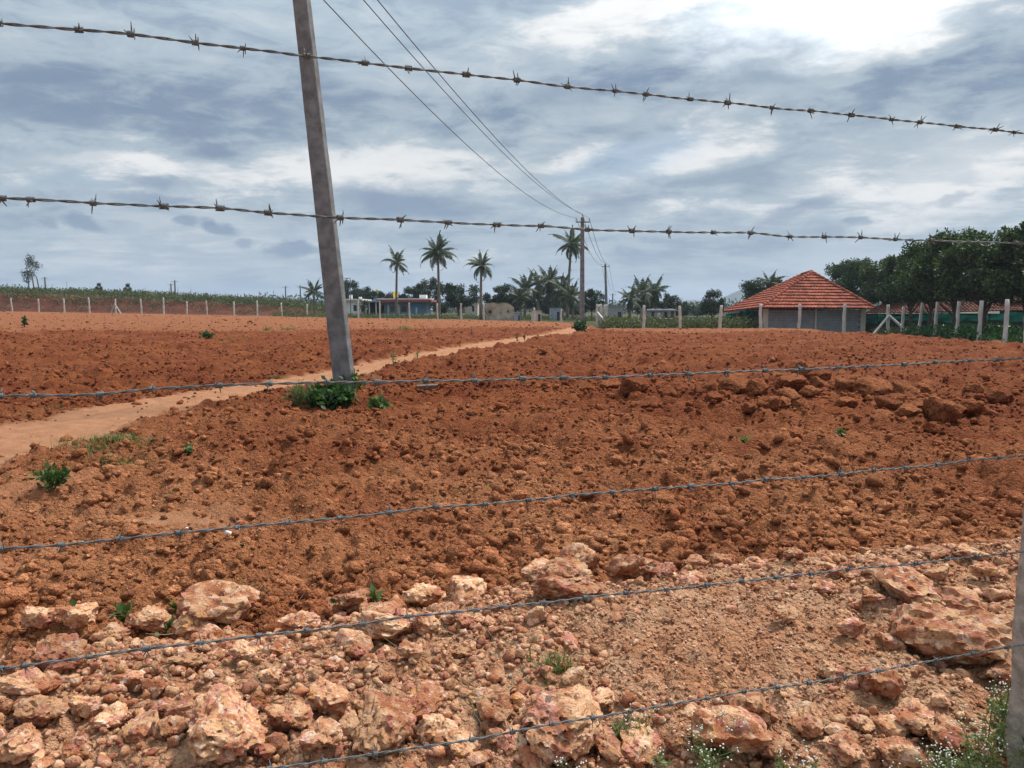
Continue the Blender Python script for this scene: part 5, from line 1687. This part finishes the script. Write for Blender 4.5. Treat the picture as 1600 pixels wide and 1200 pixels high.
def parthenium(px, py, w, h, lab, n=7, seed=0):
    """thin branching weed with tiny white flower heads"""
    rng = np.random.default_rng(1000 + seed)
    p = G(px, min(py, 1290))
    dist = p.length
    sw, sh = w / FPX * dist * 0.85, h / FPX * dist * 0.7
    z = float(TT(p.x, p.y))
    root = empty('flowering_weed', (p.x, p.y, z)); tag(root, lab, 'weed', 'white flowered weeds')
    st, fl, lv = MB(), MB(), []
    iv, iF = ico(1)
    for i in range(n):
        a = rng.uniform(0, 6.28); r = sw * 0.5 * rng.random() ** 0.5
        base = np.array([rng.normal(0, sw * 0.16), rng.normal(0, sw * 0.12), -0.02])
        e = base + np.array([math.cos(a) * r, math.sin(a) * r * 0.6, sh * rng.uniform(0.55, 1.0)])
        mid = (base + e) / 2 + np.array([0, 0, 0.12 * sh])
        st.tube([base, mid, e], [0.0022, 0.0016, 0.001], 5, 0.5)
        for j in range(9):
            f = rng.uniform(0.1, 0.8)
            q = base + (mid - base) * min(f * 2, 1) + (e - mid) * max(f * 2 - 1, 0)
            lv.append(q + rng.normal(0, 0.010, (7, 3)))
        for j in range(4):
            f = rng.uniform(0.55, 1.0)
            q = mid + (e - mid) * f
            t = q + np.array([rng.normal(0, 0.022), rng.normal(0, 0.022), rng.uniform(0.01, 0.045)])
            st.tube([q, t], [0.0009, 0.0007], 4, 0.7)
            for k in range(int(rng.integers(1, 4))):
                c = t + rng.normal(0, 0.007, 3)
                fl.add(iv * rng.uniform(0.0018, 0.003) + c, [tuple(x) for x in iF])
    st.build('stem', M['feather'], root)
    V, F, s = leaves(np.concatenate(lv), 0.022, rng, 0.6, 0.35)
    link('foliage', mesh_of('foliage', V, F, M['feather'], False, {'tint': s}), root)
    fl.build('flower_heads', M['flower'], root)['kind'] = 'stuff'

def make_weeds():
    leafy_weed(520, 638, 92, 42, 'dense dark green bush at the foot of the leaning pole', 'bush', 1500, 0.10, 'bush', 'bushes by the pole', 'bush')
    leafy_weed(553, 622, 44, 50, 'green sprigs right behind the foot of the leaning pole', 'weed', 170, 0.08)
    leafy_weed(466, 640, 46, 42, 'feathery pale weed left of the bush at the pole', 'feather', 420, 0.06, aspect=0.25)
    leafy_weed(590, 644, 44, 28, 'low bright green weed right of the pole foot', 'weed', 190, 0.085)
    leafy_weed(82, 788, 58, 40, 'bright leafy plant on bare soil at the left', 'weed', 150, 0.055)
    leafy_weed(292, 724, 32, 18, 'small bright weed behind an orange stone', 'weed', 60, 0.05)
    leafy_weed(906, 522, 30, 18, 'dark green bush at the foot of the upright pole', 'bush', 500, 0.2, 'bush', 'bushes by the pole', 'bush')
    leafy_weed(615, 578, 24, 26, 'thin weed on the track edge right of the pole', 'feather', 70, 0.055, aspect=0.3)
    leafy_weed(652, 566, 18, 24, 'taller thin weed farther along the track edge', 'feather', 60, 0.055, aspect=0.3)
    leafy_weed(808, 536, 8, 16, 'left of two tiny upright plants at the track end', 'bush', 26, 0.09)
    leafy_weed(820, 534, 7, 16, 'right of two tiny upright plants at the track end', 'bush', 26, 0.09)
    leafy_weed(38, 512, 10, 16, 'small spiky green plant on the far pale strip', 'bush', 60, 0.25)
    leafy_weed(325, 532, 24, 9, 'flat dark weed in the left ploughed field', 'bush', 120, 0.16)
    leafy_weed(1310, 688, 24, 14, 'small green sprig below the boulder pile at the right', 'weed', 50, 0.05)
    leafy_weed(1165, 694, 24, 12, 'faint green sprig below the boulder pile in the middle', 'feather', 60, 0.05)
    leafy_weed(250, 972, 40, 26, 'broad leaved weed beside the long pale boulder', 'weed', 16, 0.075)
    leafy_weed(190, 972, 30, 22, 'ragged weed left of the broad leaved weed', 'weed', 26, 0.05)
    leafy_weed(116, 972, 34, 16, 'low weed at the left edge of the rubble bank', 'weed', 22, 0.045)
    leafy_weed(520, 955, 26, 28, 'small weed with stalks behind the middle stones', 'weed', 16, 0.05)
    leafy_weed(583, 945, 22, 22, 'two leaved seedling behind the middle stones', 'weed', 8, 0.06)
    leafy_weed(275, 958, 18, 16, 'tiny weed touching the long pale boulder', 'weed', 12, 0.04)
    grass_tuft(180, 700, 140, 15, 'larger grass patch beside the track at the left', n=900)
    grass_tuft(125, 716, 44, 16, 'grass clump at the left end of the track side patch', 'weed', 120)
    grass_tuft(170, 732, 100, 13, 'grass patch below the larger track side patch', n=480)
    grass_tuft(635, 519, 40, 9, 'bright grass tuft beyond the track in the far field', n=160)
    grass_tuft(416, 517, 14, 9, 'left grass tuft at the far field edge behind the pole', n=90)
    grass_tuft(450, 517, 41, 8, 'wider grass tuft at the far field edge behind the pole', n=120)
    grass_tuft(365, 534, 60, 6, 'thin grass strip in the left ploughed field', n=140)
    grass_tuft(90, 640, 60, 8, 'sparse grass on the upper edge of the track', n=120)
    grass_tuft(430, 592, 44, 8, 'sparse grass on the track edge left of the pole', n=110)
    grass_tuft(870, 1052, 90, 34, 'dark green grass tuft in the rubble bank above the pitted rock', n=150)
    grass_tuft(690, 782, 30, 12, 'faint thin grass in the middle of the near field', 'dry', 40)
    grass_tuft(775, 768, 30, 12, 'faint green grass in the near field above the fourth wire', n=40)
    grass_tuft(395, 930, 30, 34, 'dry grass stalks behind the long pale boulder', 'dry', 40)
    grass_tuft(760, 1100, 50, 40, 'dry grass strands around the whitish rock', 'dry', 40)
    grass_tuft(1330, 518, 30, 5, 'low grass before the tiled shed wall', n=120)
    for k, (x, y, w, h, lab) in enumerate(((1545, 1250, 190, 210, 'largest white flowered weed below the stone post'), (1590, 1190, 120, 170, 'white flowered weed against the stone post'), (1480, 1260, 130, 140, 'white flowered weed left of the largest one'),
                              (1130, 1190, 110, 110, 'white flowered weed beside the holed ochre rock'), (1090, 1250, 150, 120, 'white flowered weed at the bottom among ochre rocks'), (1250, 1250, 110, 120, 'white flowered weed at the bottom right of the middle'),
                              (885, 1260, 110, 90, 'white flowered weed below the tall pitted rock'), (985, 1150, 80, 60, 'faint white flowered weed right of the tall pitted rock'))):
        parthenium(x, y, w, h, lab, 15 if k < 3 else 6, k)
make_orchard()
make_far_trees()
make_palms()
cover()
make_weeds()

# ------------------------------------------------------------------ small litter, slab, hills
def litter():
    rng = np.random.default_rng(6)
    for px, py, s, lab in ((357, 845, 16, 'white scrap with dark edge lying on the soil at the left'), (294, 846, 9, 'smaller white scrap near the fourth wire'), (118, 566, 7, 'tiny white stone in the left field'), (1133, 522, 5, 'tiny white scrap before the tiled shed')):
        p = G(px, py); d = p.length
        r = s / FPX * d
        V, F = rock_shape(2, 900 + px, 8, 0.2, (1, 0.6, 0.55))
        o = link('scrap', mesh_of('scrap', V * r * 0.5, F, M['paper']), None, (p.x, p.y, float(TT(p.x, p.y)) + r * 0.22), (0.3, 0.4, rng.uniform(0, 3)))
        tag(o, lab, 'scrap', 'white scraps')
    p = G(668, 612)
    b = MB(); b.box((-0.19, -0.08, -0.02), (0.19, 0.10, 0.045))
    o = b.build('stone_slab', M['slab'], None, False, (p.x, p.y, float(TT(p.x, p.y)) + 0.09))
    o.rotation_euler = (0.05, -0.04, 0.1)
    tag(o, 'small grey brown slab jutting from the soil right of the pole', 'slab')

def straw():
    rng = np.random.default_rng(71)
    x, y, r = fan_points(rng, 420, 2.4, 13)
    reg = regions(x, y)
    b = MB()
    for i in range(len(x)):
        if reg[1][i] > 0.5: continue
        a = rng.uniform(0, 6.28); L = rng.uniform(0.04, 0.15)
        d = np.array([math.cos(a), math.sin(a), rng.normal(0.1, 0.25)]) * L
        p = np.array([x[i], y[i], float(TT(x[i], y[i])) + 0.025])
        b.tube([p, p + d * 0.5 + rng.normal(0, 0.006, 3), p + d], [0.0016, 0.0014, 0.0008], 4, rng.random())
    tag(b.build('straw', M['dry']), 'dry roots and straw strewn over the near soil', 'straw', kind='stuff')

def hills():
    for px0, px1, py, Y, seed, lab in ((1105, 1260, 444, 1800, 1, 'pale blue hill behind the tiled shed'), (1030, 1130, 464, 2000, 2, 'low faint hills behind the grey house'), (560, 640, 470, 2000, 3, 'faint hill behind the far houses')):
        a, c = W(px0, py, Y), W(px1, py, Y)
        w = (c.x - a.x); cx = (a.x + c.x) / 2; h = a.z + 6
        n = 48
        u = np.linspace(-1.6, 1.6, n); U, Vv = np.meshgrid(u, u)
        r = np.hypot(U, Vv * 1.0)
        z = h * np.clip(1 - r / 1.5, 0, 1) ** 1.15 * (0.75 + 0.5 * fbm(U * 2.2 + seed * 9, Vv * 2.2, 4, seed)) - 6
        P = np.stack([U * w / 2, Vv * w / 2, z], -1).reshape(-1, 3)
        i = np.arange(n - 1)[:, None] * n + np.arange(n - 1)[None]
        F = np.stack([i, i + 1, i + n + 1, i + n], -1).reshape(-1, 4).astype(np.int32)
        o = link('hill', mesh_of('hill', P, F, M['hill'], True), None, (cx, Y, 0)); o['kind'] = 'structure'; o['label'] = lab
litter()
straw()
hills()

# ------------------------------------------------------------------ air
def haze():
    b = MB(); b.box((-2700, -2700, -20), (2700, 2700, 72))
    o = b.build('haze', None)
    m = bpy.data.materials.new('haze_air'); m.use_nodes = True
    g = NT(m.node_tree); g.n.clear()
    out = g.node('ShaderNodeOutputMaterial')
    v = g.node('ShaderNodeVolumePrincipled')
    v.inputs['Color'].default_value = (0.70, 0.82, 1.0, 1)
    v.inputs['Density'].default_value = 0.0003
    v.inputs['Anisotropy'].default_value = 0.2
    g.l.new(v.outputs[0], out.inputs['Volume'])
    o.data.materials.clear(); o.data.materials.append(m)
    tag(o, 'thin bluish haze in the air over the fields', 'haze', kind='stuff')
haze()
